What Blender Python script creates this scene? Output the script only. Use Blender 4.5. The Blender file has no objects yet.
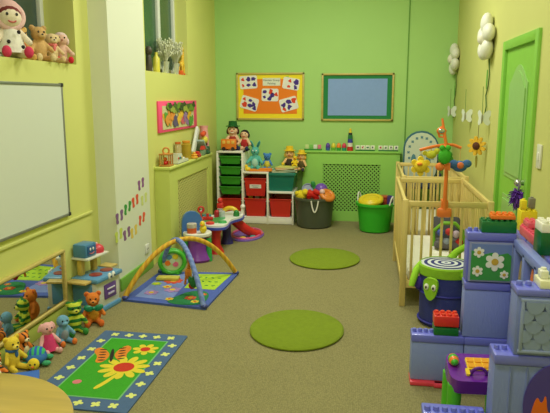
import bpy, bmesh, math, random
from mathutils import Matrix, Vector, Euler
random.seed(7)
S = bpy.context.scene
COL = S.collection
PI = math.pi
R = math.radians

# ------------------------------------------------------------------ camera, world, exposure
cam = bpy.data.cameras.new('camera')
cam.sensor_fit = 'HORIZONTAL'; cam.sensor_width = 36.0
cam.lens = 36.0 * 600.0 / 550.0
cam.clip_start = 0.05
cam_o = bpy.data.objects.new('camera', cam); COL.objects.link(cam_o)
cam_o.location = (0, 0, 1.62)
cam_o.rotation_euler = (R(90 - 10.343), 0, R(8.853))
S.camera = cam_o
W = bpy.data.worlds.new('world'); S.world = W; W.use_nodes = True
W.node_tree.nodes['Background'].inputs[0].default_value = (0.03, 0.035, 0.045, 1)
W.node_tree.nodes['Background'].inputs[1].default_value = 0.3
S.view_settings.view_transform = 'Standard'
S.view_settings.look = 'None'
S.view_settings.exposure = 0.0
S.view_settings.gamma = 1.0
S.view_settings.use_curve_mapping = False
LIGHT_COL = (1.0, 0.985, 0.88)
LIGHT_W = {'far': 54.0, 'mid': 32.0, 'near': 34.0, 'front': 34.0}

# ------------------------------------------------------------------ materials
def lin(c):
    out = []
    for v in c:
        v = v / 255.0
        out.append(v / 12.92 if v <= 0.04045 else ((v + 0.055) / 1.055) ** 2.4)
    return (out[0], out[1], out[2], 1.0)
MATS = {}
def mat(c, rough=0.6, var=0.06, scale=14.0, bump=0.0, bscale=120.0, metal=0.0, emit=0.0, trans=0.0, coat=0.0):
    key = (tuple(c), rough, var, scale, bump, bscale, metal, emit, trans, coat)
    if key in MATS: return MATS[key]
    m = bpy.data.materials.new('material'); m.use_nodes = True
    nt = m.node_tree; N = nt.nodes; b = N['Principled BSDF']
    b.inputs['Roughness'].default_value = rough
    b.inputs['Metallic'].default_value = metal
    b.inputs['Coat Weight'].default_value = coat
    if trans: b.inputs['Transmission Weight'].default_value = trans
    L = lin(c)
    tc = N.new('ShaderNodeTexCoord')
    n1 = N.new('ShaderNodeTexNoise'); n1.inputs['Scale'].default_value = scale; n1.inputs['Detail'].default_value = 3
    nt.links.new(tc.outputs['Object'], n1.inputs['Vector'])
    mx = N.new('ShaderNodeMix'); mx.data_type = 'RGBA'
    mx.inputs[6].default_value = tuple(v * (1 - var) for v in L[:3]) + (1,)
    mx.inputs[7].default_value = tuple(min(1, v * (1 + var)) for v in L[:3]) + (1,)
    nt.links.new(n1.outputs['Fac'], mx.inputs[0])
    nt.links.new(mx.outputs[2], b.inputs['Base Color'])
    if bump:
        n2 = N.new('ShaderNodeTexNoise'); n2.inputs['Scale'].default_value = bscale; n2.inputs['Detail'].default_value = 2
        nt.links.new(tc.outputs['Object'], n2.inputs['Vector'])
        bp = N.new('ShaderNodeBump'); bp.inputs['Strength'].default_value = bump; bp.inputs['Distance'].default_value = 0.01
        nt.links.new(n2.outputs['Fac'], bp.inputs['Height']); nt.links.new(bp.outputs['Normal'], b.inputs['Normal'])
    if emit:
        b.inputs['Emission Color'].default_value = L; b.inputs['Emission Strength'].default_value = emit
    MATS[key] = m
    return m
def plushm(c): return mat(c, 0.95, 0.16, 45, 0.45, 170)
def plast(c): return mat(c, 0.32, 0.04, 8)
def stripes(c1, c2, scale=20.0, axis='Z', dist=2.0, thr=0.5, rough=0.8, kind='BANDS', bump=0.0):
    key = ('s', tuple(c1), tuple(c2), scale, axis, dist, thr, rough, kind)
    if key in MATS: return MATS[key]
    m = bpy.data.materials.new('material'); m.use_nodes = True
    nt = m.node_tree; N = nt.nodes; b = N['Principled BSDF']; b.inputs['Roughness'].default_value = rough
    tc = N.new('ShaderNodeTexCoord'); w = N.new('ShaderNodeTexWave')
    w.wave_type = kind
    if kind == 'BANDS': w.bands_direction = axis
    else: w.rings_direction = axis
    w.inputs['Scale'].default_value = scale; w.inputs['Distortion'].default_value = dist
    nt.links.new(tc.outputs['Object'], w.inputs['Vector'])
    r = N.new('ShaderNodeValToRGB'); e = r.color_ramp.elements
    e[0].position = max(0, thr - 0.04); e[0].color = lin(c1); e[1].position = min(1, thr + 0.04); e[1].color = lin(c2)
    nt.links.new(w.outputs['Fac'], r.inputs[0]); nt.links.new(r.outputs[0], b.inputs['Base Color'])
    MATS[key] = m
    return m
def wood(c, scale=3.0, rough=0.45, axis='X'):
    key = ('w', tuple(c), scale, rough, axis)
    if key in MATS: return MATS[key]
    m = bpy.data.materials.new('material'); m.use_nodes = True
    nt = m.node_tree; N = nt.nodes; b = N['Principled BSDF']; b.inputs['Roughness'].default_value = rough
    tc = N.new('ShaderNodeTexCoord'); mp = N.new('ShaderNodeMapping')
    mp.inputs['Scale'].default_value = {'X': (1, 12, 12), 'Y': (12, 1, 12), 'Z': (12, 12, 1)}[axis]
    n = N.new('ShaderNodeTexNoise'); n.inputs['Scale'].default_value = scale; n.inputs['Detail'].default_value = 5
    nt.links.new(tc.outputs['Object'], mp.inputs['Vector']); nt.links.new(mp.outputs[0], n.inputs['Vector'])
    r = N.new('ShaderNodeValToRGB'); L = lin(c); e = r.color_ramp.elements
    e[0].position = 0.3; e[0].color = tuple(v * 0.84 for v in L[:3]) + (1,)
    e[1].position = 0.7; e[1].color = tuple(min(1, v * 1.1) for v in L[:3]) + (1,)
    nt.links.new(n.outputs['Fac'], r.inputs[0]); nt.links.new(r.outputs[0], b.inputs['Base Color'])
    MATS[key] = m
    return m
def carpet(c):
    m = bpy.data.materials.new('carpet'); m.use_nodes = True
    nt = m.node_tree; N = nt.nodes; b = N['Principled BSDF']; b.inputs['Roughness'].default_value = 0.97
    b.inputs['Specular IOR Level'].default_value = 0.1
    tc = N.new('ShaderNodeTexCoord')
    v = N.new('ShaderNodeTexVoronoi'); v.inputs['Scale'].default_value = 95; v.inputs['Randomness'].default_value = 0.55
    n = N.new('ShaderNodeTexNoise'); n.inputs['Scale'].default_value = 2.2; n.inputs['Detail'].default_value = 4
    for q in (v, n): nt.links.new(tc.outputs['Object'], q.inputs['Vector'])
    L = lin(c)
    r = N.new('ShaderNodeValToRGB'); e = r.color_ramp.elements
    e[0].position = 0.0; e[0].color = tuple(x * 1.14 for x in L[:3]) + (1,)
    e[1].position = 0.75; e[1].color = tuple(x * 0.72 for x in L[:3]) + (1,)
    nt.links.new(v.outputs['Distance'], r.inputs[0])
    mx = N.new('ShaderNodeMix'); mx.data_type = 'RGBA'; mx.blend_type = 'MULTIPLY'; mx.inputs[0].default_value = 0.35
    r2 = N.new('ShaderNodeValToRGB'); r2.color_ramp.elements[0].color = (.75, .75, .75, 1); r2.color_ramp.elements[1].color = (1.1, 1.1, 1.1, 1)
    nt.links.new(n.outputs['Fac'], r2.inputs[0])
    nt.links.new(r.outputs[0], mx.inputs[6]); nt.links.new(r2.outputs[0], mx.inputs[7]); nt.links.new(mx.outputs[2], b.inputs['Base Color'])
    bp = N.new('ShaderNodeBump'); bp.inputs['Strength'].default_value = 0.5; bp.inputs['Distance'].default_value = 0.006; bp.invert = True
    nt.links.new(v.outputs['Distance'], bp.inputs['Height']); nt.links.new(bp.outputs['Normal'], b.inputs['Normal'])
    return m

# ------------------------------------------------------------------ mesh helper
def RX(o): return o
FACE_BACK = Matrix(((1, 0, 0), (0, 0, -1), (0, 1, 0))).to_4x4()     # picture facing the camera side (-Y)
FACE_LEFT = Matrix(((0, 0, 1), (1, 0, 0), (0, 1, 0))).to_4x4()      # on a left wall, facing +X
FACE_RIGHT = Matrix(((0, 0, -1), (-1, 0, 0), (0, 1, 0))).to_4x4()   # on a right wall, facing -X
def T(x, y, z): return Matrix.Translation((x, y, z))
def rotm(rot): return Euler(rot).to_matrix().to_4x4()
class MB:
    def __init__(s): s.bm = bmesh.new()
    def _fin(s, vs, M, mi):
        vs = list(vs)
        if M is not None: bmesh.ops.transform(s.bm, matrix=M, verts=vs)
        if mi:
            for f in {f for v in vs for f in v.link_faces}: f.material_index = mi
        return s
    def box(s, x, y, z, sx, sy, sz, rot=None, bev=0.0, mi=0, M=None, seg=2):
        r = bmesh.ops.create_cube(s.bm, size=1.0); vs = r['verts']
        bmesh.ops.scale(s.bm, vec=(sx, sy, sz), verts=vs)
        if bev:
            es = list({e for v in vs for e in v.link_edges})
            b = bmesh.ops.bevel(s.bm, geom=es, offset=min(bev, 0.49 * min(sx, sy, sz)), segments=seg, profile=0.5, affect='EDGES')
            vs = list({v for f in b['faces'] for v in f.verts})
        m = T(x, y, z) @ (rotm(rot) if rot else Matrix.Identity(4))
        return s._fin(vs, (M @ m) if M is not None else m, mi)
    def cyl(s, p0, p1, r0, r1=None, seg=16, mi=0, cap=True):
        p0 = Vector(p0); p1 = Vector(p1); d = p1 - p0; h = d.length
        if r1 is None: r1 = r0
        r = bmesh.ops.create_cone(s.bm, cap_ends=cap, cap_tris=False, segments=seg, radius1=r0, radius2=r1, depth=h)
        q = d.to_track_quat('Z', 'Y').to_matrix().to_4x4()
        return s._fin(r['verts'], T(*((p0 + p1) / 2)) @ q, mi)
    def ell(s, x, y, z, rx, ry=None, rz=None, rot=None, mi=0, seg=16):
        if ry is None: ry = rx
        if rz is None: rz = rx
        r = bmesh.ops.create_uvsphere(s.bm, u_segments=seg, v_segments=max(6, seg * 2 // 3), radius=1)
        M = T(x, y, z) @ (rotm(rot) if rot else Matrix.Identity(4)) @ Matrix.Diagonal((rx, ry, rz, 1))
        return s._fin(r['verts'], M, mi)
    def caps(s, p0, p1, r0, r1=None, mi=0, seg=12):
        if r1 is None: r1 = r0
        s.cyl(p0, p1, r0, r1, seg, mi); s.ell(*p0, r0, mi=mi, seg=seg); s.ell(*p1, r1, mi=mi, seg=seg)
        return s
    def lathe(s, prof, x=0, y=0, z=0, seg=32, mi=0, M=None, sx=1.0, sy=1.0):
        bm = s.bm; rows = []; vs = []
        for (r, h) in prof:
            if r < 1e-5:
                v = bm.verts.new((0, 0, h)); rows.append([v]); vs.append(v)
            else:
                row = [bm.verts.new((sx * r * math.cos(2 * PI * k / seg), sy * r * math.sin(2 * PI * k / seg), h)) for k in range(seg)]
                rows.append(row); vs += row
        for a, b in zip(rows, rows[1:]):
            for k in range(seg):
                k2 = (k + 1) % seg
                if len(a) == 1 and len(b) == 1: continue
                if len(a) == 1: bm.faces.new((a[0], b[k], b[k2]))
                elif len(b) == 1: bm.faces.new((a[k], b[0], a[k2]))
                else: bm.faces.new((a[k], b[k], b[k2], a[k2]))
        m = T(x, y, z)
        if M is not None: m = m @ M
        return s._fin(vs, m, mi)
    def tube(s, pts, r, seg=10, mi=0, closed=False):
        pts = [Vector(p) for p in pts]; n = len(pts); bm = s.bm; rings = []; vs = []
        up = Vector((0, 0, 1)); nrm = None
        for i, p in enumerate(pts):
            a = pts[(i - 1) % n] if (closed or i > 0) else p
            b = pts[(i + 1) % n] if (closed or i < n - 1) else p
            t = (b - a).normalized()
            if nrm is None:
                nrm = t.orthogonal().normalized()
            nrm = (nrm - t * nrm.dot(t)).normalized(); bi = t.cross(nrm)
            rr = r[i] if isinstance(r, (list, tuple)) else r
            ring = [bm.verts.new(p + nrm * rr * math.cos(2 * PI * k / seg) + bi * rr * math.sin(2 * PI * k / seg)) for k in range(seg)]
            rings.append(ring); vs += ring
        pairs = list(zip(rings, rings[1:])) + ([(rings[-1], rings[0])] if closed else [])
        for a, b in pairs:
            for k in range(seg):
                k2 = (k + 1) % seg
                bm.faces.new((a[k], a[k2], b[k2], b[k]))
        if not closed:
            bm.faces.new(rings[0][::-1]); bm.faces.new(rings[-1])
        return s._fin(vs, None, mi)
    def torus(s, x, y, z, Rr, r, rot=None, mi=0, seg=28, sx=1, sy=1, sr=10):
        M = T(x, y, z) @ (rotm(rot) if rot else Matrix.Identity(4))
        pts = [M @ Vector((sx * Rr * math.cos(2 * PI * k / seg), sy * Rr * math.sin(2 * PI * k / seg), 0)) for k in range(seg)]
        return s.tube(pts, r, sr, mi, True)
    def prism(s, pts, th, M=None, mi=0, z0=0.0):
        bm = s.bm; n = len(pts)
        a = [bm.verts.new((p[0], p[1], z0)) for p in pts]; b = [bm.verts.new((p[0], p[1], z0 + th)) for p in pts]
        bm.faces.new(a[::-1]); bm.faces.new(b)
        for k in range(n):
            k2 = (k + 1) % n
            bm.faces.new((a[k], a[k2], b[k2], b[k]))
        return s._fin(a + b, M, mi)
    def tray(s, w, d, h, w0, d0, th, x=0, y=0, z=0, mi=0):
        """open topped box, w x d at the rim, w0 x d0 at the bottom"""
        bm = s.bm
        def ring(ww, dd, zz): return [bm.verts.new((x + sx * ww / 2, y + sy * dd / 2, z + zz)) for sx, sy in ((-1, -1), (1, -1), (1, 1), (-1, 1))]
        rs = [ring(w0, d0, 0), ring(w, d, h), ring(w - 2 * th, d - 2 * th, h), ring(w0 - 2 * th, d0 - 2 * th, th)]
        for a, b in zip(rs, rs[1:]):
            for k in range(4):
                bm.faces.new((a[k], a[(k + 1) % 4], b[(k + 1) % 4], b[k]))
        bm.faces.new(rs[0][::-1]); bm.faces.new(rs[-1])
        return s._fin([v for r in rs for v in r], None, mi)
    def studs(s, x0, x1, y0, y1, z, nx, ny, r, h, mi=0):
        for i in range(nx):
            for j in range(ny):
                cx = x0 + (x1 - x0) * (i + .5) / nx; cy = y0 + (y1 - y0) * (j + .5) / ny
                s.lathe([(r, 0), (r, h * .8), (r * .88, h), (0, h)], cx, cy, z, 14, mi)
        return s
    def build(s, name, ms, parent=None, loc=(0, 0, 0), rot=(0, 0, 0), ang=38, tris=False):
        bmesh.ops.recalc_face_normals(s.bm, faces=s.bm.faces[:])
        me = bpy.data.meshes.new(name); s.bm.to_mesh(me); s.bm.free()
        for p in me.polygons: p.use_smooth = True
        me.set_sharp_from_angle(angle=R(ang))
        if not isinstance(ms, (list, tuple)): ms = [ms]
        for m in ms: me.materials.append(m)
        o = bpy.data.objects.new(name, me); COL.objects.link(o)
        o.location = loc; o.rotation_euler = rot
        if parent is not None: o.parent = parent
        return o
def tag(o, label, cat, group=None, kind=None):
    if label: o['label'] = label
    if cat: o['category'] = cat
    if group: o['group'] = group
    if kind: o['kind'] = kind
    return o
def thing(name, label, cat, loc=(0, 0, 0), rz=0.0, group=None, rot=None):
    o = bpy.data.objects.new(name, None); COL.objects.link(o); o.empty_display_size = 0.05
    o.location = loc; o.rotation_euler = rot if rot else (0, 0, rz)
    return tag(o, label, cat, group)
def struct(name, mb, m, parent=None):
    o = mb.build(name, m, parent)
    if parent is None: o['kind'] = 'structure'
    return o
def circ(r, n=20, ry=None, cx=0, cy=0, a0=0):
    ry = r if ry is None else ry
    return [(cx + r * math.cos(a0 + 2 * PI * k / n), cy + ry * math.sin(a0 + 2 * PI * k / n)) for k in range(n)]
def petals(r0, r1, n, cx=0, cy=0, a0=0.0, m=8):
    return [(cx + (r0 + (r1 - r0) * abs(math.sin(n * t / 2.0 + a0)) ** .7) * math.cos(t), cy + (r0 + (r1 - r0) * abs(math.sin(n * t / 2.0 + a0)) ** .7) * math.sin(t)) for t in [2 * PI * k / (n * m) for k in range(n * m)]]
def rect(w, h, cx=0, cy=0): return [(cx - w / 2, cy - h / 2), (cx + w / 2, cy - h / 2), (cx + w / 2, cy + h / 2), (cx - w / 2, cy + h / 2)]
def rrect(w, h, r, cx=0, cy=0, n=5):
    out = []
    for (sx, sy, a) in ((1, -1, -PI / 2), (1, 1, 0), (-1, 1, PI / 2), (-1, -1, PI)):
        for k in range(n + 1):
            t = a + PI / 2 * k / n
            out.append((cx + sx * (w / 2 - r) + r * math.cos(t), cy + sy * (h / 2 - r) + r * math.sin(t)))
    return out

WHITE = (232, 232, 226); BLACK = (22, 22, 24)
RED = (205, 38, 34); ORANGE = (238, 118, 34); YEL = (240, 210, 45); GRN = (52, 150, 62); TEAL = (60, 160, 160)
BLUE = (60, 95, 190); PURP = (115, 55, 165); PINK = (238, 110, 150); MAG = (215, 45, 115)

# ================================================================== ROOM SHELL
XL, XC, XN, XR, YB, YF, ZC = -2.05, -2.04, -2.2, 1.06, 8.0, -1.6, 3.5
YC0, YC1 = 4.6, 5.37                         # the cream pillar on the left wall
m_lime = mat((211, 214, 122), 0.75, 0.03, 3, 0.05, 60)
m_green = mat((168, 212, 122), 0.72, 0.03, 3, 0.05, 60)
m_cream = mat((222, 226, 204), 0.75, 0.02, 3, 0.05, 60)
m_limeR = mat((200, 202, 118), 0.75, 0.03, 3, 0.05, 60)
m_white = mat(WHITE, 0.45, 0.02)
struct('floor', MB().box((XN + XR) / 2 - .1, (YB + YF) / 2, -0.05, XR - XN + 0.8, YB - YF + .4, 0.1), carpet((152, 145, 100)))
struct('ceiling', MB().box((XN + XR) / 2 - .1, (YB + YF) / 2, ZC + 0.05, XR - XN + 0.8, YB - YF + .4, 0.1), mat((225, 226, 214), .8))
struct('wall_back', MB().box((XN + XR) / 2, YB + 0.1, ZC / 2, XR - XN + .8, 0.2, ZC), m_green)
struct('wall_front', MB().box((XN + XR) / 2, YF - 0.1, ZC / 2, XR - XN + .8, 0.2, ZC), m_lime)
# right wall with the door opening
D0, D1, DZ = 4.12, 5.15, 2.05
wr = MB()
wr.box(XR + .1, (YF + D0 + .06) / 2, ZC / 2, .2, D0 + .06 - YF, ZC)
wr.box(XR + .1, (D1 - .06 + YB) / 2, ZC / 2, .2, YB - D1 + .06, ZC)
wr.box(XR + .1, (D0 + D1) / 2, (DZ - .06 + ZC) / 2, .2, D1 - D0 - .12, ZC - DZ + .06)
struct('wall_right', wr, m_limeR)
# left walls; both windows are set in deep reveals with a sill at 1.86
SZ = 1.86
wl = MB()
W0, W1 = 2.2, 4.37
wl.box(XN - .15, (YF + YC0) / 2, SZ / 2, .3, YC0 - YF, SZ)
wl.box(XN - .15, (YF + W0) / 2, (SZ + ZC) / 2, .3, W0 - YF, ZC - SZ)
wl.box(XN - .15, (W1 + YC0) / 2, (SZ + ZC) / 2, .3, YC0 - W1, ZC - SZ)
wl.box(XN - .15, (W0 + W1) / 2, (2.9 + ZC) / 2, .3, W1 - W0, ZC - 2.9)
wl.box(XN - .33, (W0 + W1) / 2, 2.4, .06, W1 - W0 + .2, 1.3)
struct('wall_left_near', wl, m_lime)
wc = MB(); wc.box((XN - .3 + XC) / 2, (YC0 + YC1) / 2, ZC / 2, XC - XN + .3, YC1 - YC0, ZC)
struct('wall_left_pillar', wc, m_cream)
V0, V1 = 5.42, 6.74
wf = MB()
wf.box(XL - .15, (YC1 + YB) / 2, SZ / 2, .3, YB - YC1, SZ)
wf.box(XL - .15, (YC1 + V0) / 2, (SZ + ZC) / 2, .3, V0 - YC1, ZC - SZ)
wf.box(XL - .15, (V1 + YB) / 2, (SZ + ZC) / 2, .3, YB - V1, ZC - SZ)
wf.box(XL - .15, (V0 + V1) / 2, (2.9 + ZC) / 2, .3, V1 - V0, ZC - 2.9)
wf.box(XL - .27, (V0 + V1) / 2, 2.4, .06, V1 - V0 + .2, 1.3)
struct('wall_left_far', wf, m_lime)
# windows (night outside: dark obscured glass)
def window(name, x, y0, y1, z0, z1, muls, glassc):
    f = MB(); w = .05
    f.box(x, (y0 + y1) / 2, z0 + w / 2, .05, y1 - y0, w, bev=.006).box(x, (y0 + y1) / 2, z1 - w / 2, .05, y1 - y0, w, bev=.006)
    for yy in [y0 + w / 2, y1 - w / 2] + muls: f.box(x, yy, (z0 + z1) / 2, .05, w if yy not in muls else .07, z1 - z0, bev=.006)
    o = f.build(name, mat((214, 218, 208), .4)); o['kind'] = 'structure'
    g = MB().box(x - .012, (y0 + y1) / 2, (z0 + z1) / 2, .012, y1 - y0 - .02, z1 - z0 - .02)
    g.build('pane', mat(glassc, .22, .2, 6, .1, 50), o)
    return o
window('window_1', XN - .262, W0, W1, SZ + .005, 2.9, [3.2], (66, 84, 78))
window('window_2', XL - .16, V0, V1, SZ + .005, 2.9, [6.22], (54, 92, 60))
# skirtings and trims
m_skg = mat((120, 178, 66), .5)
m_skl = mat((176, 190, 84), .5)
struct('baseboard_pillar', MB().box(XC + .008, (YC0 + YC1) / 2, .055, .016, YC1 - YC0, .11, bev=.004), m_skg)
struct('baseboard_near', MB().box(XN + .008, (YF + YC0) / 2, .05, .016, YC0 - YF, .1, bev=.004), m_skl)
struct('baseboard_back', MB().box((XL + XR) / 2, YB - .008, .05, XR - XL, .016, .1, bev=.004), m_skg)
sk = MB(); sk.box(XR - .008, (YF + D0) / 2, .05, .016, D0 - YF, .1, bev=.004).box(XR - .008, (D1 + YB) / 2, .05, .016, YB - D1, .1, bev=.004)
struct('baseboard_right', sk, m_skl)
struct('trim_1', MB().box(XN + .007, 3.0, .71, .014, 2.96, .022, bev=.004), m_lime)       # painted ledge under the whiteboard
struct('trim_2', MB().box(.462, YB - .006, ZC / 2, .012, .012, ZC), mat((96, 150, 48), .6))   # painted pipe on the back wall
# door
dr = MB()
dr.box(XR + .02, (D0 + D1) / 2, 1.0, .04, D1 - D0 - .14, 1.98)
M = T(XR, 0, 0) @ FACE_RIGHT
def arch(cx, w, z0, z1):
    p = [(cx - w / 2, z0), (cx + w / 2, z0)]
    for k in range(13):
        t = k / 12
        p.append((cx + w / 2 - w * t, z1 + .13 * math.sin(PI * t) ** 1.3))
    return p
door = dr.build('door_1', mat((136, 198, 70), .45)); door['kind'] = 'structure'
pl = MB()
yc = -(D0 + D1) / 2
for q, tk in ((arch(yc, .54, 1.02, 1.72), .006), (arch(yc, .47, 1.055, 1.68), .014), (rect(.54, .7, yc, .53), .006), (rect(.47, .63, yc, .53), .014)):
    pl.prism(q, tk, T(XR - .0002, 0, 0) @ FACE_RIGHT)
pl.build('panel', mat((150, 196, 110), .4), door)
fr = MB()
for yy in (D0 + .035, D1 - .035): fr.box(XR - .005, yy, DZ / 2, .04, .07, DZ, bev=.006)
fr.box(XR - .005, (D0 + D1) / 2, DZ - .035, .04, D1 - D0 - .141, .07, bev=.006)
struct('trim_3', fr, mat((132, 194, 66), .45))
hn = MB(); hn.cyl((XR + .005, 4.25, 1.045), (XR - .035, 4.25, 1.045), .018).ell(XR - .05, 4.25, 1.045, .026)
hn.build('handle', mat((200, 200, 195), .25, metal=.9), door)

# ================================================================== CEILING LIGHTS (the room's own fluorescent fittings)
def ceiling_light(x, y, w, label):
    t = thing('ceiling_light', label, 'ceiling light', (x, y, ZC), 0, 'fluorescent ceiling fittings')
    MB().box(0, 0, -.02, 1.3, .32, .04, bev=.006).build('housing', m_white, t)
    MB().box(0, 0, -.055, 1.22, .26, .03, bev=.012).build('diffuser', mat((255, 253, 225), .5, emit=2.0), t)
    la = bpy.data.lights.new('tube_light', 'AREA'); la.shape = 'RECTANGLE'; la.size = 1.2; la.size_y = .26
    la.energy = w; la.color = LIGHT_COL
    lo = bpy.data.objects.new('tube_light', la); COL.objects.link(lo); lo.parent = t; lo.location = (0, 0, -.08)
ceiling_light(-.5, 5.9, LIGHT_W['far'], 'ceiling fluorescent light nearest the green back wall')
ceiling_light(-.5, 4.1, LIGHT_W['mid'], 'ceiling fluorescent light over the middle of the room')
ceiling_light(-.5, 1.9, LIGHT_W['near'], 'ceiling fluorescent light over the near end of the room')
ceiling_light(-.5, -.4, LIGHT_W['front'], 'ceiling fluorescent light behind the camera')

# ================================================================== TOY BUILDERS
def remeshed(mb, name, m, parent, vox, smooth=4):
    o = mb.build(name, m, parent)
    r = o.modifiers.new('remesh', 'REMESH'); r.mode = 'VOXEL'; r.voxel_size = vox; r.use_smooth_shade = True
    s = o.modifiers.new('smooth', 'SMOOTH'); s.iterations = smooth; s.factor = .5
    return o
def plush(name, label, cat, loc, rz, h, fur, belly=None, muzzle=None, ears='round', earc=None, feet=None, body=None,
          hair=None, hat=None, scarf=None, dress=None, hands=None, group=None, rot=None, head=1.0, eyes=BLACK, nose=BLACK, smile=None,
          furm=None, fat=1.0, tail=None):
    """a soft toy sitting on its bottom, facing -Y, about h tall"""
    t = thing(name, label, cat, loc, rz, group, rot)
    m = furm or plushm(fur)
    s = h
    b = MB()
    b.ell(0, 0, .30 * s, .20 * s * fat, .17 * s * fat, .29 * s)
    b.cyl((0, 0, .5 * s), (0, -.01 * s, .66 * s), .12 * s, .11 * s)
    hr = .205 * s * head; hz = .74 * s
    b.ell(0, -.02 * s, hz, hr, hr * .92, hr * .95)
    for sx in (-1, 1):
        b.caps((sx * .10 * s, -.04 * s, .09 * s), (sx * .19 * s, -.36 * s, .085 * s), .085 * s, .075 * s)
        b.ell(sx * .195 * s, -.39 * s, .105 * s, .075 * s, .06 * s, .10 * s)
        b.caps((sx * .15 * s, -.02 * s, .5 * s), (sx * .29 * s, -.17 * s, .30 * s), .065 * s, .06 * s)
    if ears == 'round':
        for sx in (-1, 1): b.ell(sx * hr * .82, 0, hz + hr * .75, .085 * s, .05 * s, .085 * s)
    if ears == 'long':
        for sx in (-1, 1): b.ell(sx * hr * .7, 0, hz + hr * 1.45, .065 * s, .04 * s, .2 * s, rot=(0, sx * .4, 0))
    if ears == 'flop':
        for sx in (-1, 1): b.ell(sx * hr * 1.05, 0, hz + hr * .25, .06 * s, .05 * s, .15 * s, rot=(0, -sx * .45, 0))
    remeshed(b, 'body', m, t, max(.0035, .022 * s))
    if body: MB().ell(0, 0, .31 * s, .215 * s * fat, .185 * s * fat, .27 * s).build('jumper', plushm(body), t)
    if dress:
        MB().lathe([(.10 * s, .6 * s), (.17 * s, .5 * s), (.25 * s, .25 * s), (.31 * s, .10 * s), (.28 * s, .1 * s), (.1 * s, .5 * s)], seg=24).build('dress', plushm(dress), t)
    if belly: MB().ell(0, -.06 * s * fat, .29 * s, .15 * s * fat, .135 * s * fat, .21 * s).build('belly', plushm(belly), t)
    if muzzle: MB().ell(0, -.02 * s - hr * .78, hz - hr * .25, hr * .5, hr * .42, hr * .36).build('muzzle', plushm(muzzle), t)
    if feet:
        for sx in (-1, 1): MB().ell(sx * .195 * s, -.40 * s, .105 * s, .085 * s, .075 * s, .108 * s).build('foot', plushm(feet), t)
    if hands:
        for sx in (-1, 1): MB().ell(sx * .29 * s, -.175 * s, .295 * s, .075 * s).build('hand', plushm(hands), t)
    if earc and ears in ('long', 'round'):
        for sx in (-1, 1):
            if ears == 'long': MB().ell(sx * hr * .7, -.025 * s, hz + hr * 1.45, .04 * s, .025 * s, .15 * s, rot=(0, sx * .4, 0)).build('inner_ear', plushm(earc), t)
            else: MB().ell(sx * hr * .82, -.03 * s, hz + hr * .75, .055 * s, .03 * s, .055 * s).build('inner_ear', plushm(earc), t)
    for sx in (-1, 1):
        e = MB(); e.ell(sx * hr * .38, -.02 * s - hr * .83, hz + hr * .22, .026 * s, .02 * s, .03 * s, seg=10); e.build('eye', mat(eyes, .25), t)
    if nose:
        yo = -.02 * s - (hr * 1.17 if muzzle else hr * .92)
        MB().ell(0, yo, hz - hr * .12, .032 * s, .025 * s, .024 * s, seg=10).build('nose', mat(nose, .4), t)
    if smile:
        pts = [(hr * .35 * math.sin(a), -.02 * s - hr * .86 + .01 * s * abs(a), hz - hr * .18 - hr * .25 * math.cos(a)) for a in [-1.1 + .22 * k for k in range(11)]]
        MB().tube(pts, .012 * s, 6).build('mouth', mat(smile, .6), t)
    if hair:
        hb = MB(); hb.ell(0, .02 * s, hz + hr * .2, hr * 1.06, hr * .98, hr * .92)
        for sx in (-1, 1): hb.ell(sx * hr * .95, 0, hz - hr * .25, hr * .3, hr * .35, hr * .55)
        hb.build('hair', mat(hair, .9, .2, 60, .5, 150), t)
    if hat:
        MB().lathe([(hr * 1.35, 0), (hr * 1.35, .02 * s), (hr * .85, .04 * s), (hr * .75, .2 * s), (0, .22 * s)], 0, 0, hz + hr * .72, 24).build('hat', plushm(hat), t)
    if scarf:
        sb = MB(); sb.torus(0, -.005 * s, .57 * s, .13 * s, .045 * s)
        sb.ell(.03 * s, -.16 * s, .47 * s, .05 * s, .03 * s, .1 * s)
        sb.build('scarf', plushm(scarf), t)
    if tail: MB().tube([(0, .14 * s, .1 * s), (.05 * s, .28 * s, .07 * s), (.18 * s, .36 * s, .07 * s), (.3 * s, .34 * s, .08 * s)], .045 * s).build('tail', plushm(tail), t)
    return t
def brick(label, cat_loc, size, studs, c, rz=0, group=None, name='toy_brick', parent=None, sr=None):
    w, d, h = size; nx, ny = studs
    b = MB(); b.box(0, 0, h / 2, w, d, h, bev=.004)
    if nx:
        r = sr or .3 * min(w / nx, d / ny)
        b.studs(-w / 2, w / 2, -d / 2, d / 2, h, nx, ny, r, r * .8)
    o = b.build(name, plast(c), parent, cat_loc, (0, 0, rz))
    tag(o, label, 'toy brick', group)
    return o

# ================================================================== LARGE THINGS
# whiteboard
t = thing('whiteboard', 'large white dry-wipe board on the left wall below the toy-filled window', 'whiteboard', (XN, 3.1, 1.235))
MB().box(.008, 0, 0, .016, 1.98, .93).build('writing_surface', mat((218, 224, 210), .35, .01), t)
f = MB()
for z in (-.47, .47): f.box(.011, 0, z, .022, 2.0, .018, bev=.004)
for y in (-.992, .992): f.box(.011, y, 0, .022, .018, .95, bev=.004)
f.build('frame', mat((150, 152, 148), .35, metal=.6), t)
cb = MB()
for y in (-.992, .992):
    for z in (-.47, .47): cb.box(.012, y, z, .028, .026, .026, bev=.004)
cb.build('corner_cap', mat((40, 40, 42), .5), t)
# low mirror
t = thing('wall_mirror', 'long low mirror in a pale wooden frame on the left wall at floor height', 'mirror', (XN, 2.95, .325))
f = MB()
for z in (-.19, .19): f.box(.015, 0, z, .03, 2.04, .018, bev=.003)
for y in (-1.01, 1.01): f.box(.015, y, 0, .03, .02, .362, bev=.003)
f.box(.002, 0, 0, .004, 2.0, .36)
f.build('frame', wood((206, 186, 110), 3, .4, 'Y'), t)
g = MB().box(.012, 0, 0, .006, 1.98, .34)
g.build('mirror_glass', mat((225, 228, 222), .02, 0, metal=1.0), t)

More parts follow.
